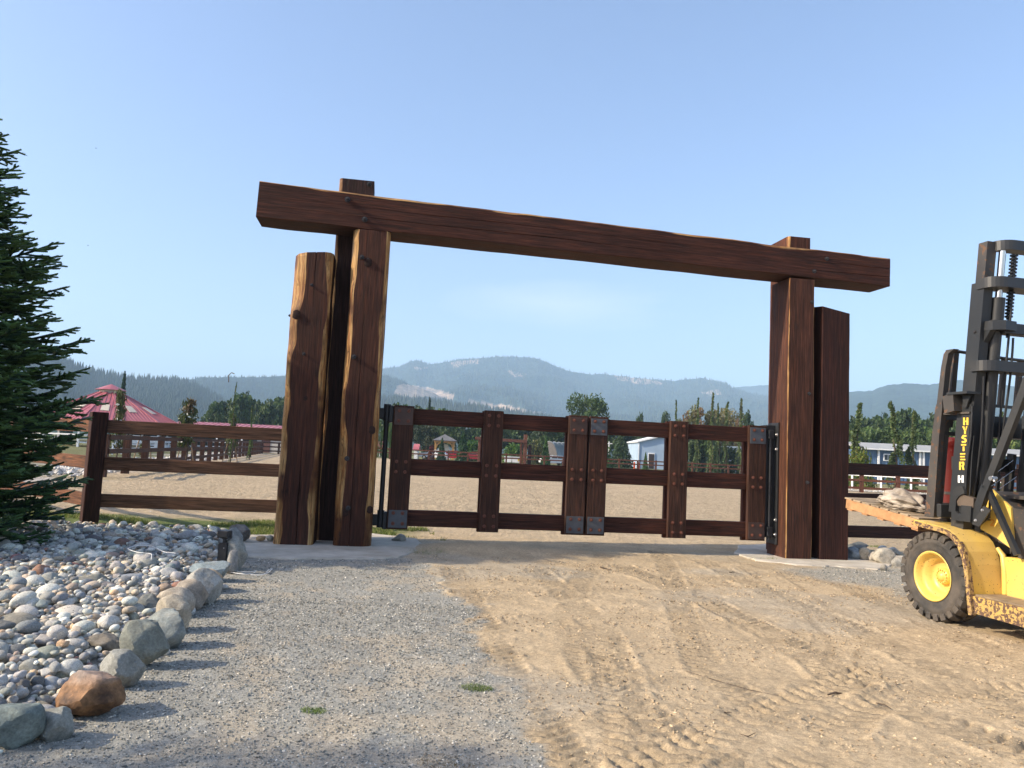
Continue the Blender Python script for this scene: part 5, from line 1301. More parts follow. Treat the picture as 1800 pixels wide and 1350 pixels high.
# long stable
sx0 = aty(300, 745, 104); sx1 = aty(512, 755, 104)
st = empty('stable', (sx0.x, 104, 0), 0, 'long low stable with a faded red metal roof and white trim', 'stable')
W = sx1.x-sx0.x; ev = aty(400, 751, 104).z-.35; rg = aty(400, 743, 104).z+.0
mb = MB(); mb.prism([(0, ev), (0, ev+.12), (5.5, rg+.05), (11, ev+.12), (11, ev), (5.5, rg-.08)], 'x', -1, W); mb.build('roof', ROOFRED, st)
mb = MB()
for k in range(int(W/.75)): mb.bar((-.6+k*.75, 0, ev+.14), (-.6+k*.75, 5.5, rg+.08), .09, .06)
mb.build('roof_ribs', ROOFRED, st)
mb = MB(); mb.box((W/2, 5.5, ev/2), (W-1, 10, ev)); mb.build('wall', plain('stable_wall', (.42, .40, .37)), st)
mb = MB(); mb.box((W/2, -.05, ev-.05), (W+1.6, .08, .28)); mb.build('fascia', WHITEV, st)
for k in range(6):
    mb = MB(); mb.box((2+k*W/6, .47, 1.1), (1.2, .06, 2.1)); mb.build('door', plain('stable_door', (.12, .05, .04)) if k == 0 else bpy.data.materials['stable_door'], st)
# low stock shed seen between the posts left of the gateway
s2 = aty(255, 790, 92)
sh = empty('open_shed', (s2.x-6, 96, 0), 0, 'low grey open shed with white rails behind the fence', 'shed')
mb = MB(); mb.box((8, 0, 2.3), (18, 6, .25)); mb.build('roof', plain('shed_roof', (.17, .19, .19)), sh)
mb = MB(); mb.box((8, 2.8, 1.1), (18, .1, 2.2)); mb.build('wall', plain('shed_wall', (.10, .11, .11)), sh)
for k in range(7):
    mb = MB(); mb.box((-1+k*3, -2.9, 1.1), (.16, .16, 2.2)); mb.build('post', WHITEV, sh)
for z in (.6, 1.2):
    mb = MB(); mb.box((8, -2.9, z), (18, .06, .14)); mb.build('rail', WHITEV, sh)
# timber pavilion
pc = aty(779, 790, 128); pv = empty('pavilion', (pc.x, 130, 0), radians(6), 'small timber pavilion with curved braces and a grey hip roof', 'pavilion')
pw = (aty(798, 790, 128)-aty(761, 790, 128)).length/2; bz = aty(779, 775, 128).z; tz = aty(790, 763, 128).z
OAK = plain('honey_timber', (.48, .25, .08), .6, 0, .15)
for a in (-1, 1):
    for b in (-1, 1):
        mb = MB(); mb.box((a*pw*.86, b*pw*.86, bz/2), (.28, .28, bz)); mb.build('post', OAK, pv)
    mb = MB(); mb.tube([(a*pw*.86, -pw*.86, bz*.55), (a*pw*.68, -pw*.86, bz*.80), (a*pw*.36, -pw*.86, bz*.93)], .13, 6); mb.build('brace', OAK, pv)
    mb = MB(); mb.box((0, a*pw*.9, bz-.1), (pw*2, .25, .38)); mb.build('beam', OAK, pv); mb = MB(); mb.box((a*pw*.9, 0, bz-.1), (.25, pw*1.7, .36)); mb.build('beam', OAK, pv)
e = pw*1.15; mb = MB(); mb.add([(-e, -e, bz+.1), (e, -e, bz+.1), (e, e, bz+.1), (-e, e, bz+.1), (0, 0, tz), (-e, -e, bz+.02), (e, -e, bz+.02), (e, e, bz+.02), (-e, e, bz+.02)], [(0, 1, 4), (1, 2, 4), (2, 3, 4), (3, 0, 4), (5, 6, 1, 0), (6, 7, 2, 1), (7, 8, 3, 2), (8, 5, 0, 3), (8, 7, 6, 5)]); mb.build('roof', plain('grey_shingle_roof', (.12, .12, .125), .85, 0, .3, 3.), pv)
mb = MB(); mb.prism([(-pw*.62, 0), (pw*.62, 0), (pw*.62, bz*.4), (pw*.4, bz*.78), (0, bz*.88), (-pw*.4, bz*.78), (-pw*.62, bz*.4)], 'y', pw*1.0, pw*1.2); mb.build('white_panel', WHITEV, pv)
# brown portal far away, like the one in front
pp = aty(923, 790, 112); po = empty('far_gateway', (pp.x, 112, 0), radians(4), 'slender brown timber gateway standing at the far side of the arena', 'gateway')
k = 112/F_PX; hz = aty(880, 770, 112).z
board('post', (0, 0, 0), (0, 0, aty(923, 764, 112).z), .5, .5, (1, 0, 0), WOOD, po, (.17, .075, .045), .02)
board('post', (-.55, .3, 0), (-.55, .3, hz*.82), .3, .4, (1, 0, 0), WOOD, po, (.20, .085, .05), .02)
board('post', (.75, .6, 0), (.75, .6, hz*.78), .5, .4, (1, 0, 0), WOOD, po, (.05, .024, .02), .02)
board('post', (-6.6, 0, 0), (-6.6, 0, hz*.97), .45, .5, (1, 0, 0), WOOD, po, (.16, .07, .045), .02)
board('post', (-5.9, .3, 0), (-5.9, .3, hz*.75), .3, .4, (1, 0, 0), WOOD, po, (.20, .06, .045), .02)
board('lintel', (-7.3, -.3, hz-.2), (.2, -.3, hz-.35), .42, .4, (0, 0, 1), WOOD, po, (.15, .065, .045), .02)
mb = MB(); mb.cyl((1.3, .6, 0), (1.3, .6, 3.1), .05, n=6); mb.box((1.1, .6, 3.1), (.7, .2, .12)); mb.build('lamp_arm', BLACKPL, po)
# grey hoop shed
hc_ = aty(966, 790, 140); hr = (aty(984, 790, 140)-aty(948, 790, 140)).length/2; hh = aty(966, 776, 140).z
hs = empty('hoop_shed', (hc_.x, 142, 0), radians(-28), 'grey corrugated hoop shed behind a young spruce', 'shed')
mb = MB(); n = 16; vs = []
for yy in (0, 9):
    for i in range(n+1): a = pi*i/n; vs.append((cos(a)*hr, yy, sin(a)*hh))
mb.add(vs, [(i, i+1, n+2+i, n+1+i) for i in range(n)], 0, True); mb.build('shell', plain('corrugated_sheet', (.22, .25, .27), .4, .3, .15, 3.), hs)
mb = MB(); mb.add([vs[i] for i in range(n+1)], [tuple(range(n+1))]); mb.build('end_wall', plain('dark_shed_end', (.10, .09, .085)), hs)
for i in range(0, 9, 2):
    mb = MB(); mb.tube([(cos(pi*j/12)*hr*1.02, i+.2, sin(pi*j/12)*hh*1.02) for j in range(13)], .05, 5); mb.build('rib', bpy.data.materials['corrugated_sheet'], hs)
# pale blue barn
b0 = aty(1122, 800, 132); b1 = aty(1172, 800, 132); bw = b1.x-b0.x
ez_ = aty(1122, 777, 132).z; rz_ = aty(1160, 770, 132).z
bn = empty('pale_blue_barn', (b0.x, 132, 0), radians(0), 'pale blue gabled barn with a white roof edge seen under the top rail', 'barn')
mb = MB(); mb.prism([(0, 0), (bw*1.55, 0), (bw*1.55, ez_), (bw*.78, rz_+.15), (0, ez_)], 'y', 0, 12); mb.build('wall', SIDINGP, bn)
for a, b in (((-.3, ez_-.05), (bw*.78, rz_+.25)), ((bw*.78, rz_+.25), (bw*1.6, ez_-.05))):
    mb = MB(); mb.bar((a[0], 6, a[1]+.08), (b[0], 6, b[1]+.08), 12.8, .22, 0, (0, 0, 1)); mb.build('roof', WHITEV, bn)
dx = aty(1145, 800, 132).x-b0.x
fr = MB().box((dx, -.06, 1.35), (1.15, .08, 2.8)).build('door_frame', WHITEV, bn)
MB().box((dx, -.13, 1.3), (.9, .06, 2.5)).build('door', plain('dark_door', (.04, .03, .03)), fr)
mb = MB(); mb.box((.06, -.08, ez_/2), (.12, .1, ez_)); mb.build('corner_trim', WHITEV, bn)
# pale building seen between the weeping trees
g0 = aty(1280, 800, 135); gb = empty('grey_building', (g0.x, 135, 0), 0, 'pale grey building glimpsed between the weeping trees', 'building')
MB().box((2.2, 4, 2.0), (5.4, 8, 4.6)).build('wall', plain('pale_grey_wall', (.52, .53, .55)), gb); MB().box((2.2, 4, 4.45), (6, 8.6, .3)).build('roof', WHITEV, gb)
# long blue building
u0 = aty(1515, 800, 92); u1 = aty(1860, 830, 92); ub = empty('blue_building', (u0.x, 92, 0), radians(-3), 'long low blue ribbed metal building with white downpipes and a pale roof', 'building')
UW = u1.x-u0.x+6; UE = aty(1560, 791, 92).z; UR = aty(1560, 783, 92).z
MB().box((UW/2, 5, UE/2), (UW, 10, UE)).build('wall', SIDINGB, ub)
rb_ = MB()
for i in range(int(UW/.45)): rb_.box((.2+i*.45, -.03, UE/2), (.07, .06, UE-.02))
rb_.build('wall_ribs', SIDINGB, ub)
mb = MB(); mb.prism([(-.5, UE-.02), (-.5, UE+.10), (5, UR+.40), (10.5, UE+.1), (10.5, UE-.02), (5, UR+.28)], 'x', -.6, UW+.6); mb.build('roof', plain('pale_roof_sheet', (.33, .33, .31), .6, 0, .12, .8, 0, .4, (.3, .29, .27), .4), ub)
for px in (1543, 1614, 1620):
    x = aty(px, 800, 92).x-u0.x; MB().box((x, -.12, UE/2), (.22, .14, UE)).build('downpipe', WHITEV, ub)
x = aty(1559, 804, 92).x-u0.x; z = aty(1559, 804, 92).z
wf = MB().box((x, -.08, z), (1.0, .1, .85)).build('window', WHITEV, ub); MB().box((x-.22, -.145, z), (.36, .04, .62)).build('pane', GLASSD, wf); MB().box((x+.22, -.145, z), (.36, .04, .62)).build('pane', GLASSD, wf)
MB().box((UW/2, -.52, UE+.02), (UW+.9, .1, .16)).build('gutter', WHITEV, ub)
# small red roofed sheds near the cedars
for i, (a, b, t, l) in enumerate([(661, 671, 775, 'tiny red roofed white shed behind the pivot pole'), (727, 734, 780, 'tiny red roofed shed beside the dark cedar')]):
    p = aty(a, 800, 116); q = aty(b, 800, 116); w = q.x-p.x; tt = aty(a, t, 116).z; s_ = empty('small_shed', (p.x, 116, 0), 0, l, 'shed')
    MB().box((w/2, 1, tt*.35), (w*.9, 1.6, tt*.7)).build('wall', WHITEV, s_); mb = MB(); mb.prism([(-.2, tt*.62), (1, tt), (2.2, tt*.62)], 'x', -.15, w+.15); mb.build('roof', ROOFRED, s_)
# utility pole
p = aty(1070, 800, 130); up_ = empty('utility_pole', (p.x, 130, 0), 0, 'white utility pole with a crossarm beside the dark conifer', 'pole')
h_ = aty(1070, 776, 130).z; MB().cyl((0, 0, 0), (0, 0, h_), .10, .08, 6).build('pole_shaft', WHITEV, up_); MB().box((0, 0, h_-.35), (1.1, .1, .12)).build('crossarm', WHITEV, up_)

# ================================================================== CARS BEHIND THE FAR FENCE
def car(px, Y, color, label, rz=0, kind='hatch'):
    p = aty(px, 805, Y); c = empty('parked_car', (p.x, Y, 0), rz, label, 'car', None)
    m = plain('car_paint_'+kind, color, .25, 0, .05, 2., 0, .6)
    body = [(-2.1, .35), (2.1, .35), (2.15, .75), (1.9, .95), (1.05, 1.02), (-1.7, 1.05), (-2.1, .9)]
    mb = MB(); mb.prism(body, 'y', -.86, .86); bo = mb.build('body', m, c)
    cab = [(-1.75, 1.0), (1.0, 1.0), (.35, 1.46), (-1.25, 1.50)]
    mb = MB(); mb.prism(cab, 'y', -.72, .72); mb.build('cabin', m, c)
    for s in (-1, 1):
        mb = MB(); mb.prism([(-1.4, 1.06), (-.45, 1.06), (-.45, 1.42), (-1.15, 1.42)], 'y', s*.725, s*.74); mb.build('side_window', GLASSD, c)
        mb = MB(); mb.prism([(-.35, 1.06), (.72, 1.06), (.28, 1.40), (-.35, 1.42)], 'y', s*.725, s*.74); mb.build('side_window', GLASSD, c)
        for x in (-1.3, 1.35):
            w = MB().cyl((x, s*.70, .33), (x, s*.90, .33), .33, n=14).build('wheel', RUBBER, c); MB().cyl((x, s*.895, .33), (x, s*.915, .33), .19, n=10).build('hubcap', CHROME, w)
        MB().box((2.1, s*.6, .72), (.1, .3, .14)).build('headlight', CHROME, c)
    mb = MB(); mb.add([(.98, -.62, 1.06), (.98, .62, 1.06), (.42, .60, 1.44), (.42, -.60, 1.44)], [(0, 1, 2, 3)]); mb.build('windscreen', GLASSD, c)
    return c
car(763, 118, (.72, .72, .72), 'white car parked behind the far fence near the pavilion', radians(170), 'white')
car(792, 120, (.45, .02, .03), 'bright red car parked behind the far fence beside the white one', radians(185), 'red')
car(833, 122, (.30, .03, .04), 'dark red car half hidden by the gate stile', radians(180), 'darkred')
car(973, 121, (.65, .68, .70), 'pale silver car behind the fence in front of the hoop shed', radians(200), 'silver')
for i, (px, w, l) in enumerate([(893, 1.0, 'white water tank beside the far gateway'), (907, 1.1, 'white tub with blue and yellow print beside the tank')]):
    p = aty(px, 810, 114); tb = empty('storage_tub', (p.x, 114, 0), 0, l, 'tub'); mb = MB(); mb.prism([(-w/2, .2), (w/2, .2), (w*.56, .95), (-w*.56, .95)], 'y', -.4, .4); mb.build('tub_body', WHITEV, tb)
    MB().box((0, 0, 1.0), (w*1.2, .9, .1)).build('rim', WHITEV, tb)
    if i: MB().box((.35, -.41, .6), (.2, .03, .4)).build('print', plain('yellow_print', (.6, .4, .05)), tb)
# jumps and stones just beyond the fence
for i, px in enumerate((1115, 1123)):
    p = aty(px, 825, 106); o = MB().cyl((0, 0, 0), (0, 0, 1.15), .13, .1, 8).build('marker_post', plain('orange_marker', (.6, .10, .03)) if not i else bpy.data.materials['orange_marker'], None); o.location = (p.x, 106, 0)
    tag(o, 'orange marker post behind the far fence', 'marker post', 'pair of orange marker posts')
# pale stone strip beyond the side fence and behind the right fence
def stone_strip(A, B, n, w, smin, smax, label, seed):
    r = np.random.RandomState(seed); t = r.rand(n); x = A[0]+(B[0]-A[0])*t+r.uniform(-w, w, n); y = A[1]+(B[1]-A[1])*t+r.uniform(-w, w, n)*.4; s = smin+(smax-smin)*r.rand(n)**2
    base = np.array([[1, 0, 0], [-1, 0, 0], [0, 1, 0], [0, -1, 0], [0, 0, 1], [0, 0, -1]], float); fc = np.array([[0, 2, 4], [2, 1, 4], [1, 3, 4], [3, 0, 4], [2, 0, 5], [1, 2, 5], [3, 1, 5], [0, 3, 5]])
    V = (base[None]*(1+.4*(r.rand(n, 6, 3)-.5))+.3*(r.rand(n, 6, 3)-.5))*s[:, None, None]*np.array([1, .8, .7])+np.stack([x, y, s*.3], 1)[:, None]
    o = link('pale_stones', npmesh('pale_stones', V.reshape(-1, 3), (fc[None]+(np.arange(n)*6)[:, None, None]).reshape(-1, 3), np.repeat(np.array([.5, .48, .44])*(.6+.6*r.rand(n))[:, None], 6, 0), [STONEA])); tag(o, label, 'stones', None, 'stuff')
stone_strip((-16.2, 26.5), (-32, 95), 3500, 1.6, .06, .20, 'strip of pale loose stones beyond the side fence', 3)
stone_strip((20, 56), (40, 54), 1500, 1.0, .05, .15, 'strip of pale loose stones below the white paddock rails', 4)
# two insects high in the air
for i, (px, py) in enumerate(((169, 261), (155, 432))):
    p = aty(px, py, 14); mb = MB(); mb.tube([(-.012, 0, 0), (0, 0, .004), (.012, 0, 0)], [.003, .006, .002], 6); mb.add([(0, 0, .004), (.004, .02, .012), (-.008, .02, .012)], [(0, 1, 2)]); mb.add([(0, 0, .004), (.004, -.02, .012), (-.008, -.02, .012)], [(0, 1, 2)])
    o = mb.build('insect', BLACKPL); o.location = p; tag(o, ['dark insect flying above the fir tree', 'tiny insect flying beside the fir boughs'][i], 'insect')
# ================================================================== FORKLIFT
fk = empty('forklift', FL.O, FL.a, 'worn yellow and black forklift with a raised mast carrying a wooden pallet', 'forklift')
def fl(px, py, yl): p = FL.pl(px, py, yl); return (p.x, p.z)
def flx(px, py, xl):
    d = FL.M.transposed() @ ray(px, py); c = FL.M.transposed() @ (Vector((0, 0, CAM_H))-FL.O); t = (xl-c.x)/d.x; p = c+d*t; return (p.y, p.z)
TL = .115                                   # the mast leans back
def mx(x0, z): return x0-TL*(z-1)
def lathe(prof, n, ax='y', c=(0, 0, 0)):    # profile of (offset along axis, radius)
    vs = []
    for o, r in prof:
        for i in range(n): a = 2*pi*i/n; vs.append((c[0]+r*cos(a), c[1]+o, c[2]+r*sin(a)))
    fs = [(j*n+i, j*n+(i+1) % n, (j+1)*n+(i+1) % n, (j+1)*n+i) for j in range(len(prof)-1) for i in range(n)]
    return vs, fs
def wheel(cx, cy, cz, R, w, side, parent, name='wheel'):
    wo = empty(name, (cx, cy, cz)); wo.parent = parent; s = side
    k = R/.47
    t = MB(); v, f = lathe([(-w*.5, .25*k), (-w*.54, .29*k), (-w*.53, .36*k), (-w*.5, .41*k), (-w*.40, .435*k), (w*.40, .435*k), (w*.5, .41*k), (w*.53, .36*k), (w*.54, .345*k), (w*.525, .34*k), (w*.54, .30*k), (w*.5, .25*k), (w*.3, .245*k)], 56)
    t.add([(a, b*s, c) for a, b, c in v], f, 0, True)
    nl = 26
    for i in range(nl):
        for h in (1, -1):
            a0 = 2*pi*(i+(.5 if h < 0 else 0))/nl; vs = []
            for (yy, rr_, da, wd) in ((.56, .395, .0, .070), (.555, .452, .0, .074), (.38, .470, .02, .070), (.04, .472, .10, .052)):
                for e in (-1, 1):
                    a = a0+da+e*wd; vs.append((cos(a)*rr_*k, yy*w*h*s, sin(a)*rr_*k))
            inn = []
            for (yy, rr_, da, wd) in ((.50, .38, .0, .070), (.50, .42, .0, .074), (.38, .42, .02, .070), (.04, .42, .10, .052)):
                for e in (-1, 1):
                    a = a0+da+e*wd; inn.append((cos(a)*rr_*k, yy*w*h*s, sin(a)*rr_*k))
            t.add(vs+inn, [(0, 1, 3, 2), (2, 3, 5, 4), (4, 5, 7, 6), (0, 2, 10, 8), (2, 4, 12, 10), (4, 6, 14, 12), (1, 9, 11, 3), (3, 11, 13, 5), (5, 13, 15, 7), (6, 7, 15, 14), (0, 8, 9, 1)])
    ty = t.build('tyre', RUBBER, wo)
    m = MB(); v, f = lathe([(w*.3, .25*k), (w*.50, .252*k), (w*.535, .262*k), (w*.54, .25*k), (w*.50, .236*k), (w*.32, .222*k), (w*.22, .205*k), (w*.20, .19*k), (-w*.02, .175*k), (-w*.12, .15*k), (-w*.14, .11*k)], 48)
    m.add([(a, b*s, c) for a, b, c in v], f, 0, True); m.add([(.112*k*cos(2*pi*i/24), -w*.14*s, .112*k*sin(2*pi*i/24)) for i in range(24)], [tuple(range(24))])
    rim = m.build('rim', YELLOW, wo)
    m = MB(); v, f = lathe([(-w*.14, .085*k), (w*.02, .082*k), (w*.06, .07*k), (w*.08, .045*k), (w*.16, .04*k), (w*.17, .001)], 24); m.add([(a, b*s, c) for a, b, c in v], f, 0, True)
    hub = m.build('hub', YELLOW, wo)
    for i in range(14):
        a = 2*pi*i/14; m = MB().cyl((cos(a)*.066*k, w*.05*s, sin(a)*.066*k), (cos(a)*.066*k, w*.12*s, sin(a)*.066*k), .0085*k, n=6, sm=False)
        m.build('wheel_nut', YELLOW, wo)
    return wo
YEL_W = .255
wheel(.16, .62-YEL_W/2-.005, .452, .458, YEL_W, 1, fk)
wheel(.16, -(.62-YEL_W/2), .452, .458, YEL_W, -1, fk)
wheel(-2.0, .48, .36, .37, .22, 1, fk); wheel(-2.0, -.48, .36, .37, .22, -1, fk)
MB().cyl((.13, -.4, .46), (.13, .4, .46), .09, n=12).build('axle', BLACKP, fk)
# fender: a bent plate over the drive wheel, flat across its width
prof = [(.40, 1.005), (.22, .985), (.05, .972), (-.06, .955), (-.15, .915), (-.225, .85), (-.275, .76), (-.31, .64), (-.33, .5), (-.35, .33), (-.365, .20)]
def fender(y0, y1):
    vs = []; th = .035
    nrm_ = []
    for i in range(len(prof)):
        a = Vector(prof[max(i-1, 0)]); b = Vector(prof[min(i+1, len(prof)-1)]); d = (b-a).normalized(); nrm_.append(Vector((-d.y, d.x)))
    vs = []
    for (x, z), n_ in zip(prof, nrm_):
        for y in (y0, y1):
            vs.append((x, y, z)); vs.append((x+n_.x*th, y, z+n_.y*th))
    fs = []
    for i in range(len(prof)-1):
        a = i*4; b = a+4
        fs += [(a, b, b+2, a+2), (a+1, a+3, b+3, b+1), (a, a+1, b+1, b), (a+2, b+2, b+3, a+3)]
    fs += [(0, 2, 3, 1), (len(vs)-4, len(vs)-3, len(vs)-1, len(vs)-2)]
    m = MB(); m.add(vs, fs, 0, False); return m
f1 = fender(.25, .635).build('fender', YELLOW, fk); fender(-.635, -.25).build('fender', YELLOW, fk)
lip = MB()
for a, b in zip(prof, prof[1:]): lip.bar((a[0], .638, a[1]-.03), (b[0], .638, b[1]-.03), .045, .05, 0, (0, 1, 0))
lip.build('fender_lip', YRUST, f1)
m = MB()
m.tube([(-.375, .262, .37), (-.372, .262, .60), (-.35, .262, .74), (-.29, .262, .80)], [.03, .03, .028, .02], 8); m.build('weld_corner', YELLOW, fk)
# side panel, step
m = MB(); m.prism([(-.34, .36), (-1.55, .36), (-1.55, .76), (-.40, .73), (-.345, .70)], 'y', -.27, .27); m.build('side_panel', YELLOW, fk)
m = MB(); m.prism([(-.345, .352), (-.345, .205), (-.40, .19), (-1.30, .17), (-1.34, .20), (-1.34, .345)], 'y', .275, .63); st_ = m.build('step', YRUST, fk)
m = MB(); m.prism([(-.36, .353), (-1.33, .346), (-1.33, .360), (-.36, .366)], 'y', .285, .60); m.build('tread_plate', plain('dirty_step_plate', (.20, .15, .10), .8, 0, .3, 14., .3, .3, (.36, .27, .15), .6), st_)
m = MB(); m.prism([(-.345, .352), (-.345, .205), (-1.34, .17), (-1.34, .345)], 'y', -.63, -.275); m.build('step', YRUST, fk)
m = MB(); m.prism([(-.50, .80), (-.50, .735), (-1.5, .765), (-1.5, .83)], 'y', -.20, .24); m.build('floor_mat', BLACKW, fk)
# cowl
m = MB(); cw = [(-.04, .99), (-.19, 1.275), (-.25, 1.372), (-.465, 1.212), (-.50, .80), (-.30, .90)]
m.prism(cw, 'y', .262, .285); cow = m.build('cowl_side', YELLOW, fk)
m = MB(); m.prism([(-.06, .99), (-.26, 1.358), (-.485, 1.205), (-.62, 1.20), (-.60, .79), (-.3, .86)], 'y', -.40, .258); m.build('cowl_body', BLACKW, fk)
m = MB(); m.box((-.40, -.05, 1.31), (.30, .50, .035), 0, Matrix.Rotation(0, 4, 'X')); m.build('dash_top', BLACKW, fk)
m = MB(); m.box((-.64, -.12, 1.66), (.03, .60, .62), bev=.004); m.box((-.60, .20, 1.64), (.05, .04, .66)); scr = m.build('dash_screen', GLASSD, fk)
m = MB(); m.box((-.62, -.1, 2.03), (.07, .75, .13), bev=.006); m.build('screen_top_bar', BLACKP, fk)
for a, b in (((1754, 829), (1781, 809)), ((1743, 854), (1781, 827)), ((1757, 859), (1787, 838))):
    p = flx(*a, -.58); q = flx(*b, -.58); MB().cyl((-.58, p[0], p[1]), (-.58, q[0], q[1]), .0025, n=5).build('reflection_line', CHROME, scr)  # thin pale rods standing in for reflected light stripes on the dark glass
# body behind, engine hood, counterweight, seat, guard (beyond the picture's edge)
MB().box((-1.65, 0, .98), (1.15, .86, .52), bev=.05).build('hood', YELLOW, fk)
m = MB(); m.prism([(-1.6, .35), (-2.55, .45), (-2.62, .9), (-2.45, 1.3), (-1.7, 1.25)], 'y', -.56, .56); m.build('counterweight', BLACKP, fk)
m = MB(); m.box((-1.35, 0, 1.30), (.5, .5, .14), bev=.04); m.box((-1.62, 0, 1.55), (.12, .48, .45), bev=.04); m.build('seat', BLACKPL, fk)
MB().cyl((-.66, 0, 1.22), (-.86, 0, 1.45), .02, n=8).build('steering_column', BLACKPL, fk)
m = MB(); m.tube([(-.86+.17*cos(a)*.7, .17*sin(a), 1.45+.17*cos(a)*.7) for a in np.linspace(0, 2*pi, 17)], .014, 6); m.build('steering_wheel', BLACKPL, fk)
for s in (1, -1):
    y = .45*s
    m = MB(); m.bar((-.20, y, 1.03), (-.355, y, 1.40), .055, .085, 0, (1, 0, 0)); m.bar((-.355, y, 1.38), (-.80, y, 2.33), .055, .075, 0, (1, 0, 0)); m.bar((-.80, y, 2.33), (-.86, y, 2.48), .055, .075, 0, (1, 0, 0)); g = m.build('guard_leg', BLACKP, fk)
    MB().bar((-1.95, y, 1.2), (-1.95, y, 2.5), .055, .075, 0, (1, 0, 0)).build('guard_leg', BLACKP, fk)
    MB().bar((-.85, y, 2.48), (-1.98, y, 2.5), .055, .08, 0, (0, 1, 0)).build('guard_rail', BLACKP, fk)
    m = MB(); m.bar((-.345, y-.02*s, 1.385), (-.60, y-.10*s, .775), .045, .05, 0, (1, 0, 0)); m.build('brace', BLACKP, fk)
    if s == 1:
        m = MB(); a = [fl(1730, 889, .485), fl(1742, 897, .485), fl(1722, 926, .485), fl(1709, 921, .485)]; m.prism(a, 'y', .478, .492); bp = m.build('leg_bracket', BLACKP, fk)
        for q in ((1727, 897), (1715, 915)): x, z = fl(*q, .492); bolt(bp, (x, .493, z), (0, 1, 0), .012, .016, BOLTS)
        x, z = fl(1745, 841, .50); m = MB(); m.cyl((x, .46, z), (x, .53, z), .022, n=8); m.cyl((x, .50, z+.02), (x-.02, .50, z-.03), .012, n=6); m.build('hose_clip', BOLTS, fk)
for k in range(7): MB().bar((-1.0-k*.14, -.43, 2.50), (-1.0-k*.14, .43, 2.50), .04, .05).build('roof_bar', BLACKP, fk)

# --- mast
mast = lambda m, name, mat=BLACKP, par=None: m.build(name, mat, par or fk)
def rail(m, xa, xb, ya, yb, za, zb, fl_t=.018):
    """channel: web on the outer side with flanges towards the middle"""
    s = 1 if ya > 0 else -1
    def q(x0, x1, y0, y1):
        vs = [(mx(x, z), y, z) for z in (za, zb) for x, y in ((x0, y0), (x1, y0), (x1, y1), (x0, y1))]
        m.add(vs, [(0, 1, 2, 3), (4, 7, 6, 5), (0, 4, 5, 1), (1, 5, 6, 2), (2, 6, 7, 3), (3, 7, 4, 0)])
    q(xa, xb, ya, ya-fl_t*s); q(xb-.022, xb, ya-fl_t*s, yb); q(xa, xa+.022, ya-fl_t*s, yb)
for s in (1, -1):
    m = MB(); rail(m, -.067, .094, .45*s, .34*s, .32, 3.45); om = mast(m, 'outer_mast_rail')
    m = MB(); rail(m, -.035, .075, .425*s, .31*s, .40, 3.86, .03); mast(m, 'inner_mast_rail', BLACKW)
    y = .26*s
    mast(MB().cyl((mx(-.06, .45), y, .45), (mx(-.06, 3.02), y, 3.02), .058, n=20), 'lift_cylinder')
    mast(MB().cyl((mx(-.06, 3.02), y, 3.02), (mx(-.06, 3.30), y, 3.30), .062, n=20), 'cylinder_gland')
    mast(MB().cyl((mx(-.06, 3.2), y, 3.2), (mx(-.06, 3.80), y, 3.80), .034, n=18), 'piston_rod', CHROME)
    m = MB()
    zz = 3.10
    while zz < 3.74:
        m.box((mx(-.10, zz), y-.105*s, zz), (.052, .020, .030), bev=.004); m.box((mx(-.10, zz), y-.125*s, zz+.014), (.046, .018, .02)); m.box((mx(-.10, zz), y-.085*s, zz+.014), (.046, .018, .02)); zz += .034
    mast(m, 'lift_chain', BLACKPL)
    mast(MB().cyl((mx(-.10, 2.9), y-.105*s, 2.9), (mx(-.10, 3.12), y-.105*s, 3.12), .012, n=8), 'chain_anchor', BLACKPL)
def cross(z, h, x_in, x_out, yw, name='crossmember', mat=BLACKP, round_=.12):
    m = MB(); pts = [(x_in, yw), (x_in-.02, yw)]
    for i in range(7):
        a = i/6*pi/2; pts.append((x_out+round_*(1-sin(a))*1.0, yw-round_*1.3+round_*1.3*cos(a)))
    pts += [(x, -y) for x, y in pts[::-1]]
    pts = pts+[(x_in, -yw)]
    seen = []; [seen.append(p) for p in pts if p not in seen]
    m.prism([(mx(x, z), y) for x, y in seen], 'z', z-h/2, z+h/2); return mast(m, name, mat)
cross(3.43, .105, .02, -.20, .462); cross(2.60, .105, .0, -.20, .475)
cross(3.82, .10, .0, -.14, .33)
m = MB(); m.box((mx(-.10, 3.0), 0, 2.985), (.12, .50, .11), bev=.008); m.prism([(mx(-.20, 3), .15), (mx(-.22, 3), .30), (mx(-.16, 3), .40), (mx(-.02, 3), .41), (mx(-.02, 3), .15)], 'z', 2.955, 3.05); mast(m, 'crossmember')
m = MB(); m.prism([(mx(-.02, 2.9), 2.98), (mx(-.16, 2.9), 2.98), (mx(-.02, 2.75), 2.76)], 'y', .335, .40); mast(m, 'gusset')
m = MB(); m.box((mx(-.05, .55), 0, .55), (.10, .86, .25)); mast(m, 'crossmember')
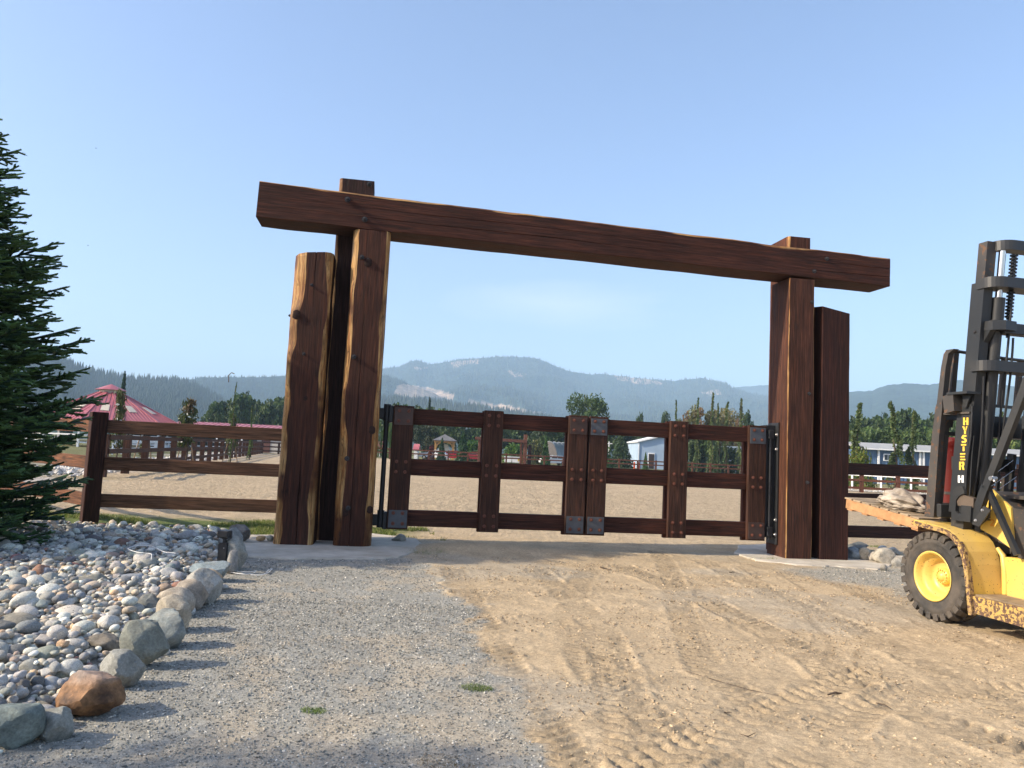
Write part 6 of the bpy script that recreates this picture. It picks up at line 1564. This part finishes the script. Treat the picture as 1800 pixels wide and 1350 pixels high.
# lettering plate on the side of the rail
m = MB(); za, zb = 1.12, 2.22
vs = [(mx(x, z), y, z) for z in (za, zb) for x, y in ((-.05, .451), (.125, .451), (.125, .463), (-.05, .463))]
m.add(vs, [(0, 1, 2, 3), (4, 7, 6, 5), (0, 4, 5, 1), (1, 5, 6, 2), (2, 6, 7, 3), (3, 7, 4, 0)]); plate = mast(m, 'name_plate')
YL = plain('yellow_stencil_paint', (.72, .47, .06), .6, 0, .15, 30.); WL = plain('white_sticker', (.72, .72, .70), .5, 0, .05); BL_ = plain('black_sticker_letters', (.02, .02, .02), .6); OL_ = plain('orange_number', (.75, .33, .05), .6)
GL = {'H': [[(0, 0), (.36, 0), (.36, 1), (0, 1)], [(.64, 0), (1, 0), (1, 1), (.64, 1)], [(.36, .42), (.64, .42), (.64, .60), (.36, .60)]],
      'Y': [[(0, 1), (.36, 1), (.62, .52), (.38, .40)], [(.70, 1), (1, 1), (.72, .40), (.62, .56)], [(.34, 0), (.70, 0), (.70, .42), (.34, .42)]],
      'S': [[(.05, .80), (.3, 1), (.9, 1), (1, .8), (.66, .72), (.40, .80)], [(0, .62), (.05, .80), (.40, .80), (.45, .66), (.8, .55), (1, .38), (.62, .30), (.56, .42), (.15, .52)], [(0, .22), (.12, 0), (.75, 0), (1, .2), (1, .38), (.62, .34), (.6, .2), (.36, .24)]],
      'T': [[(0, .78), (1, .78), (1, 1), (0, 1)], [(.32, 0), (.68, 0), (.68, .66), (.32, .66)]],
      'E': [[(0, .80), (1, .80), (1, 1), (0, 1)], [(0, .40), (.9, .40), (.9, .60), (0, .60)], [(0, 0), (1, 0), (1, .2), (0, .2)]],
      'R': [[(0, 0), (.34, 0), (.34, 1), (0, 1)], [(.42, .78), (.42, 1), (.85, 1), (1, .85), (1, .58), (.85, .44), (1, 0), (.66, 0), (.52, .40), (.42, .40), (.42, .56), (.66, .60), (.66, .76)]],
      'X': [[(0, 1), (.3, 1), (1, 0), (.7, 0)], [(0, 0), (.3, 0), (1, 1), (.7, 1)]], 'L': [[(0, 0), (.3, 0), (.3, 1), (0, 1)], [(.3, 0), (1, 0), (1, .22), (.3, .22)]],
      '2': [[(0, .75), (.2, .75), (.35, .85), (.7, .8), (.7, .62), (0, .18), (0, 0), (1, 0), (1, .18), (.3, .18), (.95, .55), (.95, .85), (.7, 1), (.25, 1)]], '0': [[(0, .2), (.3, 0), (.3, 1), (0, .8)], [(.6, 0), (.9, .2), (.9, .8), (.6, 1)], [(.3, .85), (.6, .85), (.6, 1), (.3, 1)], [(.3, 0), (.6, 0), (.6, .15), (.3, .15)]]}
def letter(ch, px, py0, py1, wpx, yl, mat, par, name='letter'):
    a = fl(px-wpx/2, py0, yl); b = fl(px+wpx/2, py1, yl); c = fl(px-wpx/2, py1, yl); sk = c[0]-a[0]; m = MB()
    for poly in GL[ch]:
        m.prism([(c[0]+(b[0]-c[0])*u-sk*v, c[1]+(a[1]-c[1])*v+(b[1]-c[1])*u) for u, v in poly], 'y', yl, yl+.003)
    return m.build(name, mat, par)
for ch, px, y0, y1 in (('H', 1698, 734, 747.3), ('Y', 1696.5, 749.5, 763), ('S', 1695, 764.6, 778.5), ('T', 1694.2, 780.6, 793), ('E', 1692.6, 796.6, 809), ('R', 1691, 811.5, 826)):
    letter(ch, px, y0, y1, 9.2, .464, YL, plate)
letter('H', 1689.3, 835.6, 848.5, 10.2, .464, WL, plate, 'logo')
letter('X', 1732, 903.5, 914, 6, .286, BL_, cow); letter('L', 1738.5, 905, 915, 5, .286, BL_, cow); letter('2', 1744.5, 913, 924.5, 7.5, .286, OL_, cow, 'number'); letter('0', 1766.5, 926.5, 935, 4, .286, OL_, cow, 'number')
# hydraulic hoses beside the plate
m = MB(); m.tube([(mx(-.075, z)+.008*sin(z*9), .47, z) for z in np.linspace(1.15, 2.2, 12)], .012, 6); mast(m, 'hose', BLACKPL)
m = MB(); m.tube([(mx(-.095, z)+.006*sin(z*7+2), .44, z) for z in np.linspace(1.1, 1.9, 10)], .008, 6); mast(m, 'hose', BLACKPL)
for k, (xo, yo, z0_, z1_) in enumerate(((-.12, .16, .9, 3.3), (-.13, .12, .9, 2.9), (.02, .30, .8, 2.6), (-.10, .38, 1.3, 2.5))):
    m = MB(); m.tube([(mx(xo, z)+.012*sin(z*4+k), yo+.010*sin(z*3.1+k*2), z) for z in np.linspace(z0_, z1_, 16)], .011, 6); mast(m, 'hose', BLACKPL)
m = MB(); m.tube([(mx(-.15, 1.05), .33, 1.02), (mx(-.28, 1.1), .36, 1.10), (mx(-.30, 1.2), .38, 1.28), (mx(-.20, 1.35), .40, 1.36)], .012, 6); mast(m, 'hose', BLACKPL)
for z in (1.6, 2.3, 2.95): bolt(om, (mx(.0, z), .452, z), (0, 1, 0), .013, .014, IRON)
# lamp hood on a bracket
m = MB(); a = fl(1656, 697, .56); b = fl(1675, 690, .56); c_ = fl(1677, 722, .56); d_ = fl(1660, 727, .56)
m.prism([a, b, c_, d_], 'y', .30, .56); lam = mast(m, 'lamp_housing', BLACKW)
a = fl(1677, 691, .50); b = fl(1706, 690, .50)
m = MB(); m.box(((a[0]+b[0])/2, .47, a[1]-.01), (abs(a[0]-b[0])+.05, .20, .025)); m.prism([fl(1690, 692, .50), fl(1704, 694, .50), fl(1697, 716, .50), fl(1692, 716, .50)], 'y', .47, .49); mast(m, 'lamp_bracket', BLACKP)
m = MB(); p = fl(1684, 712, .48); v, f = lathe([(-.05, .001), (-.05, .05), (.02, .06), (.04, .05)], 14, c=(p[0], .42, p[1])); m.add(v, f, 0, True); mast(m, 'work_lamp', GLASSD)
m = MB(); p = fl(1690, 721, .47); m.box((p[0]+.06, .42, p[1]-.03), (.34, .12, .02)); mast(m, 'lamp_bracket', BLACKW)
# --- carriage and load backrest
car_ = MB()
for z, w_ in ((1.12, 1.0), (1.62, .74)): car_.box((mx(.22, z), 0, z), (.06, w_, .14), bev=.006)
for y in (.33, -.33): car_.bar((mx(.19, 1.05), y, 1.05), (mx(.19, 1.75), y, 1.75), .04, .08, 0, (1, 0, 0))
mast(car_, 'carriage')
def bk(y, za, zb, w=.06, t=.045, x0=.36, mat=BLACKW): m = MB(); m.bar((mx(x0, za), y, za), (mx(x0, zb), y, zb), w, t, 0, (1, 0, 0)); return mast(m, 'backrest_bar', mat)
m = MB()
vs = []
for z, x0, wd in ((1.04, .41, .13), (1.30, .405, .12), (1.9, .40, .10), (2.2, .385, .095), (2.25, .37, .07), (2.62, .355, .065), (2.76, .335, .065), (2.80, .30, .10)):
    for x, y in ((x0, .50), (x0-wd, .50), (x0-wd, .435), (x0, .435)): vs.append((mx(x, z), y, z))
m.add(vs, [(0, 3, 2, 1), (28, 29, 30, 31)]+[(i*4+k, i*4+(k+1) % 4, (i+1)*4+(k+1) % 4, (i+1)*4+k) for i in range(7) for k in range(4)]); mast(m, 'backrest_upright', BLACKW)
bk(.335, 2.0, 2.79, .06, .05)
for y in (.12, -.08, -.28, -.49, -.68): bk(y, 2.26, 2.78, .065, .03, .34)
m = MB(); m.tube([(mx(.33, 2.8), .47, 2.79), (mx(.335, 2.8), .40, 2.805), (mx(.335, 2.8), -.3, 2.77), (mx(.33, 2.8), -.72, 2.76)], .017, 6); mast(m, 'backrest_top_bar')
m = MB(); m.bar((mx(.34, 2.27), .45, 2.27), (mx(.34, 2.27), -.72, 2.25), .035, .03); mast(m, 'backrest_lower_bar')
for z, h in ((2.11, .07), (1.93, .04)):
    m = MB(); m.box((mx(.33, z), -.08, z), (.05, 1.06, h)); mast(m, 'backrest_bar')
bk(.395, 1.1, 2.16, .05, .04, .33)
m = MB(); m.box((mx(.20, 1.98), -.1, 1.99), (.10, .8, .16)); mast(m, 'carriage_head')
# side hook plate
m = MB(); hk = [fl(*p, .50) for p in ((1673, 914), (1673, 878), (1676, 862), (1683, 855), (1692, 855), (1695, 862), (1696, 868), (1692, 869), (1686, 872), (1681, 879), (1680, 898), (1684, 903), (1690, 903), (1690, 888), (1708, 890), (1706, 918))]
m.prism(hk, 'y', .475, .505); mast(m, 'hook_plate', BLACKP)
m = MB(); m.prism([fl(*p, .46) for p in ((1684, 872), (1692, 868), (1716, 876), (1715, 893), (1688, 889))], 'y', .44, .49); mast(m, 'tilt_bracket', plain('brown_greasy_steel', (.10, .075, .055), .6, .1, .3))
y, z = flx(1662, 912, .38); mast(MB().cyl((.38, y, z-.02), (.38, y, z+.15), .045, n=12).cyl((.38, y, z+.15), (.38, y, z+.17), .06, n=12).cyl((.38, y, z-.03), (.38, y, z), .06, n=12), 'spool', bpy.data.materials['brown_greasy_steel'])
# forks
def tf(x, y, z): return (x, y, z+TL*(x-.5))          # tilted load plane, z measured at the heel
for y in (.22, -.38):
    m = MB(); m.bar(tf(.28, y, .875), tf(1.62, y, .875), .11, .035); m.bar((mx(.27, .9), y, .86), (mx(.27, 1.5), y, 1.5), .11, .04, 0, (1, 0, 0)); mast(m, 'fork', BLACKW)
# ------------------------------------------------------------------ pallet and what lies on it
pal = empty('pallet', FL.w((.5, 0, 0)), FL.a, 'raw orange timber pallet with a weathered deck tilted up on the forks', 'pallet')
PX = lambda x, y, z: (x-.5, y, z+TL*(x-.5))
for y in (.475, -.10, -.675): board('stringer', PX(.50, y, .945), PX(1.70, y, .945), .045, .110, (0, 1, 0), RAWWOOD, pal, (1, 1, 1), .004)
for i in range(8):
    x = .55+i*.158; board('deck_board', PX(x, .50, 1.010), PX(x, -.70, 1.010), .13, .02, (1, 0, TL), PALLETTOP, pal, (1, 1, 1), .003)
for i in range(5):
    x = .56+i*.27; board('bottom_board', PX(x, .49, .880), PX(x, -.69, .880), .10, .018, (1, 0, TL), RAWWOOD, pal, (1, 1, 1), .003)
def canvas():
    bm = bmesh.new(); bmesh.ops.create_icosphere(bm, subdivisions=5, radius=1); V = np.array([v.co[:] for v in bm.verts])
    th = np.arctan2(V[:, 2], V[:, 1]); x = V[:, 0]
    fold = .10*np.sin(th*5+x*2.6)+.06*np.sin(th*9-x*4+1)+.09*(fbm(V[:, 0]*2.2+3, V[:, 1]*2.2+V[:, 2]*1.7, 3)-.5)
    ridge = .13*np.exp(-((V[:, 1]*.9+.25*np.sin(x*2.2)-.1)/.16)**2)*(V[:, 2] > 0)
    fold = fold+.035*np.sin(th*17+x*6+3*np.sin(x*3))+.04*np.sin(x*11+th*2)
    V = V*(1+fold+ridge)[:, None]*np.array([.27, .22, .12]); V[:, 2] = np.maximum(V[:, 2], -.075+.01*np.sin(V[:, 0]*30))
    for v, c in zip(bm.verts, V): v.co = c
    for f in bm.faces: f.smooth = True
    me = bpy.data.meshes.new('canvas_bundle'); bm.to_mesh(me); bm.free(); me.materials.append(TARP); return me
cp_ = FL.w((1.06, .22, 0)); cb = link('canvas_bundle', canvas()); cb.location = (cp_.x, cp_.y, 1.16); cb.rotation_euler = (0, -.11, FL.a); tag(cb, 'folded dirty cream canvas bundle lying on the pallet deck', 'tarp')
for k, (dx, dy, s, rz_) in enumerate([(-.24, -.02, .6, .5), (.05, .07, .85, -.2)]):
    sb = link('canvas_fold', cb.data.copy(), cb); sb.location = (dx, dy, -.03); sb.scale = (s, s*.8, s*.6); sb.rotation_euler = (0, 0, rz_)
y, z = flx(1670, 880, .66); cx_ = FL.w((.66, y, 0)); rc = empty('red_canister', (cx_.x, cx_.y, 0), 0, 'tall faded red canister with a rolled rim standing on the pallet behind the guard', 'canister')
z0 = 1.03; zt = flx(1668, 769, .62)[1]
m = MB(); n = 24; prof_ = [(z0, .12), (z0, .140), (z0+.03, .145), (zt-.14, .140), (zt-.10, .150), (zt-.06, .175), (zt-.02, .172), (zt, .15), (zt, .001)]
vs = [(r*cos(2*pi*i/n), r*sin(2*pi*i/n), z) for z, r in prof_ for i in range(n)]
m.add(vs, [(j*n+i, j*n+(i+1) % n, (j+1)*n+(i+1) % n, (j+1)*n+i) for j in range(len(prof_)-1) for i in range(n)], 0, True); m.build('canister_body', REDP, rc)
m = MB(); v = [(r*cos(2*pi*i/n), r*sin(2*pi*i/n), z) for z, r in ((z0+.25, .140), (z0+.25, .149), (z0+.28, .149), (z0+.28, .140)) for i in range(n)]; m.add(v, [(j*n+i, j*n+(i+1) % n, (j+1)*n+(i+1) % n, (j+1)*n+i) for j in range(3) for i in range(n)]); m.build('band', BLACKW, rc)
